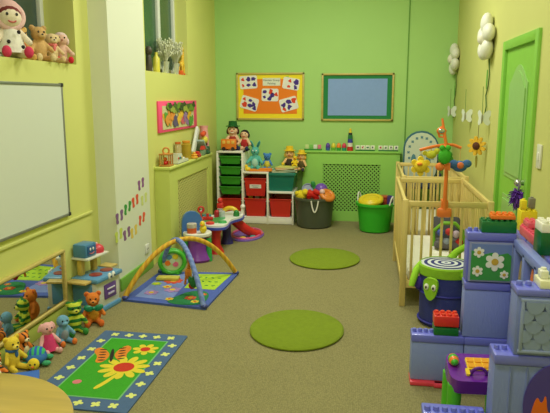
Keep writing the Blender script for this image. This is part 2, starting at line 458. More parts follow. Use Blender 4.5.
# ---- radiator covers with real lattice
def lattice(mb, w, h, pitch, bw, th, M, mi=0):
    """diagonal strips clipped to a w x h rectangle centred on the origin"""
    n = int((w + h) / pitch) + 1
    for sgn, z in ((1, 0), (-1, th * .5)):
        for k in range(-n, n + 1):
            c = k * pitch
            # line y = sgn*x + c
            pts = []
            x0 = max(-w / 2, min(sgn * (-h / 2 - c), sgn * (h / 2 - c))); x1 = min(w / 2, max(sgn * (-h / 2 - c), sgn * (h / 2 - c)))
            if x1 - x0 < .004: continue
            y0 = sgn * x0 + c; y1 = sgn * x1 + c
            L = math.hypot(x1 - x0, y1 - y0)
            mb.box((x0 + x1) / 2, (y0 + y1) / 2, z, L, bw, th, rot=(0, 0, sgn * PI / 4), M=M, mi=mi)
def radiator_cover(label, loc, FM, w, h, d, gw, gh, gcx, gcz, colr, colg, group=None):
    t = thing('radiator_cover', label, 'radiator cover', loc)
    b = MB(); z0 = gcz - gh / 2; z1 = gcz + gh / 2; xl = gcx - gw / 2; xr = gcx + gw / 2
    def bx(cx, cz, sx, sz, cy=d - .01, sy=.02, mi=0): b.box(cx, cz, cy, sx, sz, sy, M=FM, mi=mi)
    bx((-w / 2 + xl) / 2, h / 2, xl + w / 2, h); bx((xr + w / 2) / 2, h / 2, w / 2 - xr, h)
    bx(gcx, z0 / 2, gw, z0); bx(gcx, (z1 + h) / 2, gw, h - z1)
    for sx in (-1, 1): bx(sx * (w / 2 - .0105), h / 2, .02, h - .001, d / 2 - .0101, d - .0205)
    b.build('cabinet', mat(colr, .6, .03), t)
    top = MB().box(0, h + .012, d / 2 + .008, w + .03, .024, d + .02, M=FM, bev=.004)
    top.build('shelf_top', mat(colr, .5, .03), t)
    g = MB(); lattice(g, gw, gh, .050, .0165, .005, FM @ T(gcx, gcz, d - .016))
    g.build('lattice_grille', mat(colg, .6, .03), t)
    bk = MB().box(gcx, gcz, d - .06, gw + .05, gh + .05, .006, M=FM)  # added dark sheet, the cover's unlit interior put into its colour
    bk.build('shade_sheet', mat((34, 44, 24), .9), t)
    return t
radiator_cover('green radiator cover with a lattice grille on the back wall', (-.225, YB, 0), FACE_BACK, 1.255, .905, .15, .745, .62, .01, .445, (152, 210, 96), (144, 200, 92))
radiator_cover('yellow-green radiator cover with a lattice grille on the left wall', (XL, 6.35, 0), FACE_LEFT, 1.60, .925, .15, 1.16, .6, .03, .49, (204, 214, 112), (206, 204, 122))

# ---- two cots, end to end
def cot(label, x0, x1, y0, y1, H):
    t = thing('cot', label, 'cot', (x0, y0, 0), 0, 'wooden cots along the right wall')
    w = x1 - x0; L = y1 - y0; wd = wood((222, 198, 122), 3, .4, 'Z'); wx = wood((226, 202, 126), 3, .4, 'X'); wy = wood((222, 198, 122), 3, .4, 'Y')
    p = .045
    for xx in (p / 2, w - p / 2):
        for yy in (p / 2, L - p / 2):
            MB().box(xx, yy, (H + .01) / 2, p, p, H + .01, bev=.006).build('post', wd, t)
    for yy in (p / 2, L - p / 2):
        MB().box(w / 2, yy, H - .022, w - 2 * p + .01, .026, .044, bev=.006).build('end_rail', wx, t)
        MB().box(w / 2, yy, .18, w - 2 * p + .01, .026, .06, bev=.005).build('end_rail', wx, t)
        for k in range(8): MB().box(p + (w - 2 * p) * (k + .5) / 8, yy, (H + .13) / 2, .02, .014, H - .22, bev=.004).build('slat', wd, t)
    for xx in (p / 2, w - p / 2):
        MB().box(xx, L / 2, H - .022, .026, L - 2 * p + .01, .044, bev=.006).build('side_rail', wy, t)
        MB().box(xx, L / 2, .18, .026, L - 2 * p + .01, .06, bev=.005).build('side_rail', wy, t)
        for k in range(15): MB().box(xx, p + (L - 2 * p) * (k + .5) / 15, (H + .13) / 2, .014, .024, H - .22, bev=.004).build('slat', wd, t)
    MB().box(w / 2, L / 2, .185, w - 2 * p, L - 2 * p, .02).build('bed_base', wx, t)
    m = MB().box(w / 2, L / 2, .24, w - 2 * p - .02, L - 2 * p - .02, .09, bev=.03)
    m.build('mattress', mat((232, 230, 214), .9, .03, 8, .2, 40), t)
    return t
cot('nearer slatted wooden cot, with the orange mobile clamped to its end rail', .27, .94, 4.6, 5.98, .84)
cot('farther slatted wooden cot, standing between the nearer cot and the back wall', .335, .985, 6.08, 7.42, .84)

# ---- storage unit (stepped), 0.99 x 0.44
SX, SY = -1.93, 7.49
t = thing('storage_unit', 'white stepped storage frame holding green and red trays by the back wall', 'storage unit', (SX, SY, 0))
mw = mat((236, 234, 222), .4, .02)
cw = .327; d = .44
for x, h in ((0, .94), (cw, .94), (2 * cw, .68), (3 * cw, .43)):
    MB().box(x + .012, d / 2, h / 2, .024, d, h, bev=.003).build('upright', mw, t)
for k, h in ((0, .94), (1, .68), (2, .43)):
    MB().box(k * cw + cw / 2 + .012, d / 2, h - .012, cw + (.024 if k == 0 else .0), d + .006, .024, bev=.003).build('step_top', mw, t)
MB().box(1.5 * cw + .012, d / 2, .04, 3 * cw + .02, d - .01, .07, bev=.003).build('plinth', mw, t)
MB().box(1.5 * cw + .012, d / 2, .082, 3 * cw + .02, d - .01, .014, bev=.002).build('bottom_shelf', mw, t)
for k, zs in ((0, (.83, .70, .57, .44, .30)), (1, (.545, .30)), (2, (.30,))):
    for z in zs:
        for xx in (k * cw + .03, (k + 1) * cw - .006): MB().box(xx, d / 2, z, .012, d - .02, .008).build('runner', mw, t)
def tray(label, k, z, h, c, group=None, lab=False):
    x = SX + k * cw + cw / 2 + .012
    o = thing('storage_tray', label, 'tray', (x, SY + .225, z), 0, group)
    b = MB(); b.tray(.285, .41, h, .235, .35, .005)
    b.box(0, -.203, h - .006, .3, .02, .012, bev=.003).box(-.144, 0, h - .006, .014, .41, .012).box(.144, 0, h - .006, .014, .41, .012)
    b.build('tub', plast(c), o)
    if lab:
        l = MB().box(0, -.1935, h * .54, .15, .003, .05, rot=(R(8), 0, 0)); lo = l.build('name_card', mat((232, 230, 226), .5), o)
        for k2 in range(2):
            MB().box(0, -.1955, h * .54 + .009 - .018 * k2, .10 - .03 * k2, .002, .005, rot=(R(8), 0, 0)).build('printed_line', mat((120, 120, 130), .6), lo)
    return o
GT = (62, 158, 46); RT = (206, 48, 34)
for z, wd in ((.77, 'topmost green tray in the tallest column of the white storage frame'), (.635, 'second green tray from the top in the tallest storage column'),
              (.505, 'third green tray from the top in the tallest storage column'), (.375, 'lowest green tray, just above the red tray in the tallest storage column')):
    tray(wd, 0, z, .105, GT, 'green storage trays')
tray('red tray at the bottom of the tallest storage column, behind the activity table', 0, .095, .23, RT, 'red storage trays')
tray('red tray with a white name card in the middle storage column', 1, .36, .235, RT, 'red storage trays', True)
tray('open red tray of toys at the bottom of the middle storage column', 1, .095, .235, RT, 'red storage trays')
tray('red tray at the bottom of the shortest storage column, under the teal box', 2, .095, .235, RT, 'red storage trays')
for i, (dx, c, nm) in enumerate(((-.09, YEL, 'yellow'), (-.01, WHITE, 'white'), (.07, (235, 150, 60), 'orange'))):
    o = MB().box(0, 0, .122, .06, .09, .24, bev=.012).build('toy_block', plast(c), None, (SX + 1.5 * cw + .012 + dx, SY + .2, .103), (0, 0, .2 * i))
    tag(o, '%s toy block showing over the rim of the bottom middle red tray' % nm, 'toy block', 'blocks in the open red tray')
# teal lidded box on the low step
t = thing('storage_box', 'dark teal plastic box on the lowest step of the white storage frame', 'storage box', (SX + 2.55 * cw, SY + .21, .43))
b = MB(); b.tray(.36, .40, .225, .29, .33, .006); b.box(0, -.2, .215, .375, .018, .022, bev=.004).box(0, .2, .215, .375, .018, .022, bev=.004)
for sx in (-1, 1): b.box(sx * .18, 0, .215, .018, .4, .022, bev=.004)
b.build('tub', plast((16, 112, 96)), t)
MB().box(0, 0, .232, .37, .41, .012, bev=.005).build('lid', plast((24, 120, 104)), t)

# ---- big tubs
def toy_tub(label, loc, r0, r1, h, c, rope, nhand):
    t = thing('toy_tub', label, 'tub', loc)
    b = MB().lathe([(0, .0), (r0 - .02, 0), (r0, .015), (r1 - .006, h - .03), (r1 + .014, h - .03), (r1 + .014, h), (r1 - .012, h), (r0 - .018, .012), (0, .012)], seg=48)
    b.build('tub', mat(c, .45, .05), t)
    for sg in nhand:
        a0 = sg
        pts = []
        for k in range(13):
            u = k / 12 * 2 - 1
            a = a0 + u * .16
            rr = r1 + .024 + .012 * (1 - u * u)
            pts.append((rr * math.cos(a), rr * math.sin(a), rope[1] + (1 - u * u) * rope[2]))
        MB().tube(pts, .009, 8).build('handle', mat(rope[0], .7), t)
    return t
toy_tub('dark grey round tub full of toys beside the storage frame', (-.66, 7.49, 0), .215, .255, .385, (78, 86, 70), ((226, 224, 212), .37, -.14), (-PI / 2 + .1, PI / 2))
toy_tub('bright green round tub with toys beside the cot', (.10, 7.33, 0), .185, .222, .355, (52, 178, 40), ((226, 226, 218), .35, .10), (-PI / 2 + .9, PI / 2 + .9))
def item(name, label, cat, mb, m, loc, rot=(0, 0, 0), group=None):
    o = mb.build(name, m, None, loc, rot); return tag(o, label, cat, group)
gt = 'toys heaped in the grey tub'
for (nm, lb, ct, mb, m, loc, rot) in (
    ('toy_ball', 'purple ball on top of the heap in the grey tub', 'ball', MB().ell(0, 0, 0, .085, seg=24), plast((112, 72, 176)), (-.575, 7.47, .47), (0, 0, 0)),
    ('soft_toy', 'yellow soft toy at the left of the heap in the grey tub', 'soft toy', MB().ell(0, 0, 0, .075, .07, .07).ell(.05, -.02, .05, .045).ell(-.05, -.03, .04, .03), plushm((228, 206, 40)), (-.82, 7.42, .40), (.2, 0, 0)),
    ('toy_car', 'red toy car nose-up in the middle of the grey tub', 'toy car', MB().box(0, 0, 0, .17, .1, .06, bev=.02).box(.01, 0, .05, .09, .085, .055, bev=.02).cyl((-.05, -.06, -.03), (-.05, .06, -.03), .028).cyl((.05, -.06, -.03), (.05, .06, -.03), .028), plast(RED), (-.66, 7.36, .42), (.4, .5, .3)),
    ('toy_drum', 'grey-blue toy drum behind the yellow toy in the grey tub', 'toy drum', MB().cyl((0, 0, -.05), (0, 0, .05), .075, seg=24).torus(0, 0, .05, .075, .01).torus(0, 0, -.05, .075, .01), plast((124, 132, 160)), (-.745, 7.47, .45), (.9, .4, 0)),
    ('toy_ring', 'orange toy ring leaning on the right rim of the grey tub', 'toy ring', MB().torus(0, 0, 0, .075, .03).ell(0, 0, 0, .055, .055, .02), plast((222, 132, 52)), (-.49, 7.36, .42), (.5, .45, 0)),
    ('toy_bat', 'green flat toy bat standing up beside the purple ball', 'toy bat', MB().box(0, 0, 0, .045, .012, .22, bev=.005).ell(0, 0, .1, .03, .012, .04), plast((40, 140, 70)), (-.64, 7.45, .45), (0, -.35, .1)),
    ('soft_ball', 'small dark red ball at the back of the grey tub heap', 'ball', MB().ell(0, 0, 0, .055, seg=20), plast((168, 44, 40)), (-.72, 7.56, .47), (0, 0, 0)),
    ('toy_figure', 'small pink and white toy figure low at the front of the grey tub', 'toy figure', MB().ell(0, 0, 0, .04, .035, .06).ell(0, -.01, .075, .035), plast((230, 190, 190)), (-.565, 7.36, .40), (.3, .2, 0)),
): item(nm, lb, ct, mb, m, loc, rot, gt)
gt = 'toys heaped in the green tub'
item('toy_steering_wheel', 'yellow and orange round toy leaning out of the green tub', 'toy', MB().torus(0, 0, 0, .12, .035).ell(0, 0, .01, .11, .11, .04), plast((222, 196, 40)), (.045, 7.29, .385), (.25, -.1, 0), gt)
item('toy_plate', 'orange rimmed plate under the yellow toy in the green tub', 'toy plate', MB().lathe([(0, 0), (.1, 0), (.15, .02), (.145, .03), (.09, .012), (0, .012)], seg=28), plast(ORANGE), (.03, 7.32, .325), (.15, -.05, 0), gt)
item('toy_box', 'red toy box at the back of the green tub', 'toy box', MB().box(0, 0, 0, .15, .1, .1, bev=.01).box(0, 0, .055, .16, .11, .02, bev=.005), plast((186, 70, 50)), (.18, 7.40, .36), (.1, 0, .2), gt)
item('toy_cup', 'purple toy cup at the right of the green tub', 'toy cup', MB().lathe([(0, 0), (.03, 0), (.045, .1), (.04, .1), (.027, .006), (0, .006)], seg=20), plast((90, 70, 150)), (.27, 7.36, .33), (.1, .15, 0), gt)

# ---- high chair behind the far cot
t = thing('high_chair', 'high chair with a rounded white patterned back, standing behind the far cot', 'high chair', (.65, 7.80, 0))
Mb = T(0, 0, .55) @ Matrix.Rotation(R(6), 4, 'X') @ T(0, 0, 0)
o = MB().prism(rrect(.43, .68, .21, 0, .32), .05, Mb @ FACE_BACK)
bk = o.build('seat_back', mat((60, 110, 130), .5), t)
o = MB().prism(rrect(.395, .645, .193, 0, .32), .03, Mb @ FACE_BACK @ T(0, 0, .048))
pad = o.build('seat_pad', mat((214, 224, 206), .8, .04), t)
mtf = mat((90, 140, 160), .8)
for k in range(16):
    a = 2 * PI * k / 16
    MB().prism(petals(.008, .019, 4), .002, Mb @ FACE_BACK @ T(.155 * math.cos(a), .40 + .19 * math.sin(a),   .0785)).build('printed_flower', mtf, pad)
for k in range(3): MB().prism(circ(.03, 14, .08), .002, Mb @ FACE_BACK @ T(-.09 + .09 * k, .3,   .0785)).build('printed_leaf', mtf, pad)
MB().box(0, -.16, .53, .40, .32, .05, bev=.02).build('seat', mat((40, 60, 100), .5), t)
for sx in (-1, 1):
    for sy in (-.24, .12): MB().cyl((sx * .2, sy - .02, 0), (sx * .17, sy * .7, .52), .016).build('leg', mat((50, 60, 92), .4), t)
    MB().tube([(sx * .2, .0, .6), (sx * .23, -.1, .68), (sx * .23, -.25, .68), (sx * .2, -.28, .56)], .016).build('armrest', mat((50, 60, 92), .4), t)
MB().box(0, 0, .26, .36, .03, .03, bev=.006).build('foot_bar', mat((50, 60, 92), .4), t)

# ---- round rugs and picture rug
def round_rug(label, x, y, rx, ry):
    b = MB().lathe([(0, 0), (.96, 0), (1, .006), (1, .014), (.97, .022), (.5, .023), (0, .024)], seg=64)
    bmesh.ops.scale(b.bm, vec=(rx, ry, 1), verts=b.bm.verts[:])
    o = b.build('round_rug', mat((130, 152, 27), 1.0, .14, 30, .8, 260), None, (x, y, .001)); tag(o, label, 'rug', 'round green rugs')
round_rug('round moss green rug nearer the camera in the middle of the floor', -.465, 3.985, .33, .37)
round_rug('round moss green rug farther back, between the play gym and the cots', -.41, 5.9, .355, .39)
# rectangular rug
RW, RL = .6, 1.04
b = MB(); M0 = Matrix.Identity(4)
b.prism(rrect(RW, RL, .012), .008, M0, 0)
b.prism(rect(.405, .80, .0, .0), .0012, T(0, 0, .008), 1)
b.prism(rect(.385, .78), .0010, T(0, 0, .0092), 2)
fl = []
for k in range(5): fl += [(-.2 + .1 * k, .46), (-.2 + .1 * k, -.46)]
for k in range(6): fl += [(-.25, -.34 + .136 * k), (.25, -.34 + .136 * k)]
for i, (x, y) in enumerate(fl): b.prism(petals(.010, .030, 4, a0=.35 * i), .0012, T(x, y, .008), 3)
# plain butterfly and blossom design on the field
zt = .0102
def smoothp(p, n=3):
    for _ in range(n):
        q = []
        for i in range(len(p)):
            a = p[i]; c = p[(i + 1) % len(p)]
            q += [(a[0] * .75 + c[0] * .25, a[1] * .75 + c[1] * .25), (a[0] * .25 + c[0] * .75, a[1] * .25 + c[1] * .75)]
        p = q
    return p
for sg in (-1, 1):
    Mw_ = T(-.075, .13, zt) @ Matrix.Rotation(.35, 4, 'Z')
    b.prism(smoothp([(sg * .008, 0), (sg * .05, -.10), (sg * .10, -.09), (sg * .085, .0), (sg * .125, .09), (sg * .09, .15), (sg * .04, .09)]), .0010, Mw_, 4)
    for k in range(5): b.prism(smoothp([(sg * .03, -.005), (sg * .06, -.012), (sg * .09, .003), (sg * .06, .008)], 2), .0009, Mw_ @ T(0, -.06 + .04 * k, .001), 5)
b.prism(circ(.012, 16, .1), .0012, T(-.075, .13, zt) @ Matrix.Rotation(.35, 4, 'Z') @ T(0, 0, .001), 5)
b.prism(petals(.075, .155, 11, m=8), .0011, T(.07, -.02, zt + .0002), 6)
b.prism(smoothp([(-.03, -.30), (.0, -.31), (.035, -.2), (.05, -.1), (.03, -.1), (.005, -.2)]), .0009, T(.03, 0, zt), 6)
b.prism(circ(.062, 24), .0010, T(.07, -.02, zt + .0014), 7)
b.prism(petals(.04, .085, 7, m=8), .0011, T(.10, .25, zt + .0002), 6)
b.prism(circ(.032, 20), .0010, T(.10, .25, zt + .0014), 7)
b.prism(circ(.026, 16), .0010, T(-.12, -.24, zt + .0002), 8)
CARP = lambda c: mat(c, .97, .12, 60, .4, 300)
o = b.build('picture_rug', [CARP((76, 104, 144)), CARP((120, 190, 120)), CARP((58, 160, 30)), CARP((224, 230, 130)), CARP((226, 132, 40)), CARP((40, 32, 26)), CARP((226, 206, 52)), CARP((202, 52, 30)), CARP((220, 120, 130))], None, (-1.495, 3.235, .001), (0, 0, R(-.6)))
tag(o, 'rectangular picture rug with green field and blue flower-dotted border', 'rug')

# ---- wooden round table in the near corner
t = thing('round_table', 'round wooden table top in the near left corner of the picture', 'table', (-1.44, 1.66, 0))
MB().lathe([(0, .478), (.44, .478), (.46, .483), (.46, .495), (.45, .5), (0, .5)], seg=72).build('table_top', wood((186, 160, 76), 2.2, .35, 'X'), t)
for k in range(4):
    a = PI / 4 + k * PI / 2
    MB().cyl((.33 * math.cos(a), .33 * math.sin(a), 0), (.30 * math.cos(a), .30 * math.sin(a), .48), .02, .024).build('leg', wood((196, 164, 84), 3, .4, 'Z'), t)

# ---- toy kitchen
t = thing('toy_kitchen', 'blue and white toy kitchen with a wooden counter beside the pillar', 'toy kitchen', (-2.06, 4.22, 0), R(-10))
KB = (92, 150, 196)
b = MB(); b.box(-.0, 0, .135, .2, .30, .21, bev=.008)
b.build('cabinet', plast((214, 218, 206)), t)
MB().box(.005, 0, .02, .215, .315, .04, bev=.01).build('plinth', plast(KB), t)
MB().box(-.02, -.155, .15, .17, .012, .17, bev=.004).build('side_panel', plast(KB), t)
MB().box(.01, 0, .262, .235, .335, .035, bev=.012).build('hob_top', plast(KB), t)
dd = MB().box(.104, .02, .145, .014, .15, .115, bev=.005); od = dd.build('oven_door', plast((104, 72, 150)), t)
MB().box(.113, .02, .165, .008, .10, .012, bev=.003).build('handle', plast((220, 216, 226)), od)
MB().box(.113, .02, .125, .006, .08, .018, bev=.003).build('window', plast((200, 190, 220)), od)
for yy in (-.03, .02):
    e = MB().ell(.126, yy + .02, .268, .012, .02, .026); oe = e.build('eye', plast((240, 240, 236)), t)
    MB().ell(.136, yy + .022, .264, .005, .008, .010).build('pupil', plast(BLACK), oe)
for yy in (-.05, .09):
    MB().lathe([(.05, 0), (.05, .006), (.04, .008), (0, .008)], .03, yy, .279, 20).build('burner', plast((150, 62, 60)), t)
wk = wood((206, 180, 104), 4, .4, 'Y')
MB().box(-.01, -.205, .262, .17, .08, .018, bev=.005).build('side_counter', wk, t)
MB().box(-.03, .20, .283, .12, .10, .014, bev=.005).build('side_counter', wk, t)
for yy in (-.09, .07): MB().box(-.07, yy, .343, .035, .05, .13, bev=.005).build('shelf_post', wood((212, 182, 84), 4, .4, 'Z'), t)
MB().box(-.05, .0, .415, .16, .27, .018, bev=.006).build('shelf', plast((226, 226, 214)), t)
mwv = MB().box(-.05, -.06, .475, .12, .14, .105, bev=.014); om = mwv.build('microwave', plast((76, 132, 176)), t)
MB().box(.012, -.06, .475, .008, .10, .075, bev=.004).build('door', plast((50, 96, 150)), om)
for yy in (-.08, -.045): MB().ell(.017, yy, .487, .004, .009, .012).build('eye', plast((236, 236, 230)), om)
MB().tube([(.017, -.0625 + .03 * math.sin(a), .465 - .014 * math.cos(a)) for a in [-1.2 + .3 * k for k in range(9)]], .003, 6).build('mouth', plast((220, 110, 110)), om)
kt = MB().lathe([(0, 0), (.055, 0), (.058, .02), (.05, .045), (.028, .06), (0, .064)], -.04, .075, .425, 20); ok = kt.build('toaster_dome', plast((214, 62, 78)), t)
MB().ell(-.04, .075, .492, .011).build('knob', plast((240, 180, 180)), ok)

# ---- play gym
t = thing('play_gym', 'baby play gym with crossed yellow and blue arches over a blue mat', 'play gym', (-1.55, 4.78, 0))
cs = [(-.375, -.40), (.34, -.50), (.39, .46), (-.345, .40)]     # near left, near right, far right, far left
b = MB()
b.prism(smoothp([cs[0], cs[1], cs[2], cs[3]], 0), .018, None, 0)
MI = .018
b.prism([(-.30, -.33), (.02, -.38), (.0, .34), (-.28, .33)], .002, T(0, 0, MI), 1)
b.prism([(.03, -.05), (.30, -.06), (.34, .40), (.02, .36)], .002, T(0, 0, MI), 2)
b.prism(smoothp([(-.02, -.40), (.08, -.47), (.30, -.45), (.30, -.2), (.22, -.10), (.10, -.14), (.05, -.25)], 2), .003, T(0, 0, MI + .0015), 3)
for (x, y, r, c, n) in ((-.12, .12, .085, 4, 8), (-.2, -.22, .06, 5, 6), (.16, -.30, .05, 4, 6), (.0, -.35, .035, 6, 6), (-.22, .2, .05, 6, 5), (-.05, -.12, .07, 5, 6), (.22, -.38, .035, 6, 6), (.24, -.2, .03, 4, 6), (-.12, -.05, .04, 6, 5), (-.24, .02, .045, 2, 6)):
    b.prism(petals(r * .7, r, n), .002, T(x, y, MI + .003), c)
    b.prism(circ(r * .35, 12), .002, T(x, y, MI + .0045), 6 if c != 6 else 4)
for k in range(12): b.prism(rect(.012, .03), .002, T(.08 + .06 * (k % 4), .04 + .11 * (k // 4), MI + .002) @ Matrix.Rotation(k * .7, 4, 'Z'), 3)
FAB = lambda c: mat(c, .9, .1, 40, .3, 150)
mt = b.build('mat', [FAB((74, 96, 176)), FAB((120, 140, 204)), FAB((170, 206, 50)), FAB((30, 124, 72)), FAB((214, 84, 56)), FAB((168, 130, 190)), FAB((232, 200, 56))], t)
def archpts(a, c, h, n=30):
    out = []
    for k in range(n + 1):
        u = k / n
        z = h * (1 - abs(2 * u - 1) ** 2.1)
        out.append((a[0] + (c[0] - a[0]) * u, a[1] + (c[1] - a[1]) * u, .025 + z))
    return out
MB().tube(archpts((cs[0][0] + .01, cs[0][1] + .02), (cs[2][0] - .02, cs[2][1] - .02), .40), .021, 12).build('arch', stripes((222, 178, 52), (206, 152, 44), 9, 'X', .4, .5, .85), t)
MB().tube(archpts((cs[3][0] + .02, cs[3][1] - .02), (cs[1][0] - .02, cs[1][1] + .02), .405), .021, 12).build('arch', stripes((124, 146, 206), (104, 126, 192), 9, 'Y', .4, .5, .85), t)
for c in cs: MB().ell(c[0] * .96, c[1] * .96, .024, .028, .028, .02).build('corner_socket', plast((56, 66, 130)), t)
# toys hanging from the arches
def hang(name, label, x, y, z0, z1, mb, m, cat='hanging toy'):
    o = thing(name, label, cat, (x, y, z1))
    MB().cyl((0, 0, .0), (0, 0, z0 - z1), .004, seg=8).build('strap', mat((222, 190, 70), .8), o)
    mb.build('toy', m, o); return o
hang('giraffe_toy', 'orange spotted soft giraffe hanging inside the play gym', -1.44, 4.6, .40, .22, MB().ell(0, 0, -.03, .03, .03, .05).caps((.0, 0, .0), (.02, -.01, .07), .014).ell(.03, -.02, .085, .025, .018, .018).caps((-.02, 0, -.06), (-.03, 0, -.12), .01).caps((.02, 0, -.06), (.03, 0, -.12), .01), stripes((226, 150, 50), (196, 96, 30), 30, 'Z', 6, .5, .9))
hang('soft_leaf_toy', 'green and red soft toy hanging on the near end of the blue arch', -1.37, 4.52, .34, .14, MB().ell(0, 0, 0, .035, .03, .045).ell(.015, 0, .045, .025).ell(-.03, 0, .02, .02, .015, .03), plushm((44, 120, 60)))
hang('ladybird_toy', 'small red soft toy hanging low over the play mat', -1.40, 4.56, .36, .10, MB().ell(0, 0, 0, .028, .025, .03).ell(0, -.01, .035, .018), plushm((200, 50, 40)))
# green drum ring standing on the mat
t = thing('ball_drum', 'round green-rimmed see-through toy drum standing on the back of the play mat', 'toy drum', (-1.745, 5.1, .021), R(-8)); t.scale = (.95, .95, .85)
MB().torus(0, 0, .135, .116, .022, rot=(PI / 2 - .12, 0, .5), seg=40).build('rim', plast((70, 176, 44)), t)
MB().torus(-.03, .06, .142, .112, .016, rot=(PI / 2 - .12, 0, .5), seg=40).build('rim', plast((62, 164, 44)), t)
Mw = T(-.015, .03, .138) @ rotm((PI / 2 - .12, 0, .5))
cwin = MB().cyl((0, 0, -.022), (0, 0, .022), .108, seg=40).build('clear_window', mat((196, 216, 160), .25, .1, 10), t)
cwin.matrix_local = Mw
for (x, z, c) in ((-.045, -.02, ORANGE), (.03, .045, YEL), (.03, -.035, PINK), (-.03, .045, (90, 150, 200)), (.0, .0, (210, 220, 200))):
    bb = MB().lathe([(0, -.03), (.028, -.026), (.028, .026), (0, .03)], seg=18).build('picture_disc', plast(c), t); bb.matrix_local = Mw @ T(x, z, 0)
MB().box(-.02, .03, .012, .18, .09, .024, bev=.01).build('base', plast((70, 176, 44)), t)
t = item('toy_book', 'yellow soft book lying at the foot of the green drum', 'soft book', MB().box(0, 0, .014, .2, .09, .028, bev=.01), FAB((206, 196, 84)), (-1.73, 4.93, .022), (0, 0, .1))

# ---- baby walker (blue back, purple body) and activity table
t = thing('baby_activity_seat', 'blue and purple baby activity seat with a white tray in front of the radiator cover', 'baby seat', (-1.675, 5.69, 0), R(8)); t.scale = (.95, .95, 1.16)
MB().prism(rrect(.22, .38, .1, 0, .23), .05, T(-.075, .09, 0) @ Matrix.Rotation(R(20), 4, 'Z') @ FACE_BACK).build('backrest', plast((70, 118, 190)), t)
MB().lathe([(.0, .0), (.15, .0), (.16, .02), (.11, .10), (.10, .2), (.12, .22), (0, .22)], seg=32).build('pedestal', plast((124, 52, 160)), t)
MB().lathe([(0, .215), (.13, .215), (.15, .225), (.15, .245), (.14, .25), (0, .245)], seg=36).build('tray', plast((228, 226, 216)), t)
dm = MB().lathe([(0, .246), (.05, .246), (.05, .3), (0, .3)], -.05, -.05, 0, 24).build('drum', plast((214, 92, 50)), t)
MB().lathe([(.053, .296), (.053, .33), (.045, .335), (0, .335)], -.05, -.05, 0, 24).build('drum_lid', mat((222, 214, 200), .2, trans=.3), dm)
dk = MB().ell(.07, -.06, .285, .038, .042, .036).ell(.065, -.075, .33, .028).build('duck', plast((232, 204, 40)), t)
MB().ell(.06, -.105, .326, .012, .014, .006).build('beak', plast(ORANGE), dk)
for sx in (-1, 1): MB().cyl((.13 * sx, -.05, 0), (.12 * sx, -.03, .2), .03, .028).build('foot_post', plast((52, 166, 80)), t)

t = thing('activity_table', 'white-topped toddler activity table with red legs before the storage frame', 'activity table', (-1.60, 6.32, 0))
ZT = .31
top = smoothp([(-.28, -.06), (-.18, .10), (-.06, .18), (.0, .40), (.10, .44), (.21, .32), (.23, .10), (.13, -.06), (.17, -.36), (.10, -.43), (-.02, -.43), (-.20, -.32), (-.27, -.22)], 3)
MB().prism(top, .028, T(0, 0, ZT - .028)).build('table_top', plast((232, 232, 226)), t)
MB().prism([(p[0] * 1.04, p[1] * 1.03) for p in top], .026, T(0, 0, ZT - .046)).build('rim', plast((70, 84, 190)), t)
MB().prism([(p[0] * .4 - .02, p[1] * .4 - .12) for p in top], .006, T(0, 0, ZT)).build('green_panel', plast((54, 158, 84)), t)
for (x, y) in ((.04, -.33), (-.16, -.08)): MB().lathe([(0, 0), (.085, 0), (.08, .02), (.045, .09), (.05, .21), (.075, ZT - .045), (0, ZT - .045)], x, y, 0, 24).build('leg', plast((206, 46, 40)), t)
MB().lathe([(0, 0), (.075, 0), (.07, .02), (.05, .09), (.05, .21), (.07, ZT - .045), (0, ZT - .045)], .05, .10, 0, 24).build('leg', plast((52, 46, 130)), t)
ramp = [(.10 + .25 * u, .24 + .24 * u, .22 * (1 - u) ** 1.6 + .03) for u in [k / 14 for k in range(15)]]
MB().tube(ramp, [.06 - .012 * k / 14 for k in range(15)], 12).build('slide', plast((214, 44, 44)), t)
MB().lathe([(0, 0), (1, 0), (1, .014), (.94, .022), (.7, .012), (0, .012)], .20, .50, 0, 40, sx=.20, sy=.32).build('road_base', plast((120, 90, 180)), t)
MB().torus(.20, .50, .024, .17, .016, sx=1.0, sy=1.65).build('road_ring', plast((210, 90, 140)), t)
for (x, y, c) in ((.20, .27, YEL), (.30, .36, TEAL), (.35, .55, ORANGE), (.22, .56, (80, 120, 200))): MB().ell(x, y, .026, .04, .035, .014).build('road_button', plast(c), t)
def tt(name, mb, c, p=None): return mb.build(name, plast(c), p or t)
o = tt('mirror_post', MB().torus(-.19, -.08, ZT + .10, .030, .010, rot=(PI / 2, 0, .3)).cyl((-.19, -.08, ZT), (-.19, -.08, ZT + .072), .008), (206, 50, 40))
MB().ell(-.19, -.08, ZT + .10, .025, .004, .025, rot=(0, 0, .3)).build('mirror_disc', mat((210, 214, 220), .05, metal=1), o)
tt('blue_block', MB().box(-.21, -.18, ZT + .025, .07, .05, .05, bev=.01), (44, 62, 150))
tt('red_gate', MB().box(-.09, -.18, ZT + .022, .12, .03, .044, bev=.01).cyl((-.09, -.18, ZT + .02), (-.09, -.18, ZT + .08), .016), (206, 44, 40))
tt('red_button', MB().lathe([(.045, ZT), (.045, ZT + .02), (0, ZT + .032)], -.02, -.34, 0, 20), (216, 60, 60))
tt('green_button', MB().lathe([(.05, ZT), (.04, ZT + .018), (0, ZT + .026)], .09, -.25, 0, 20), (60, 164, 84))
tt('yellow_arch', MB().tube([(.07 + .085 * math.cos(a), .20, ZT + .075 * math.sin(a)) for a in [PI * k / 12 for k in range(13)]], .024), (232, 196, 48))
tt('grey_dial', MB().cyl((.02, .02, ZT), (.02, .02, ZT + .07), .035), (186, 196, 196))
tt('red_knob', MB().cyl((-.04, .02, ZT), (-.04, .02, ZT + .05), .03).ell(-.04, .02, ZT + .055, .028), (180, 40, 50))
tt('white_lever', MB().cyl((.19, .28, ZT), (.20, .28, ZT + .07), .018).ell(.20, .28, ZT + .08, .028), (230, 224, 222))
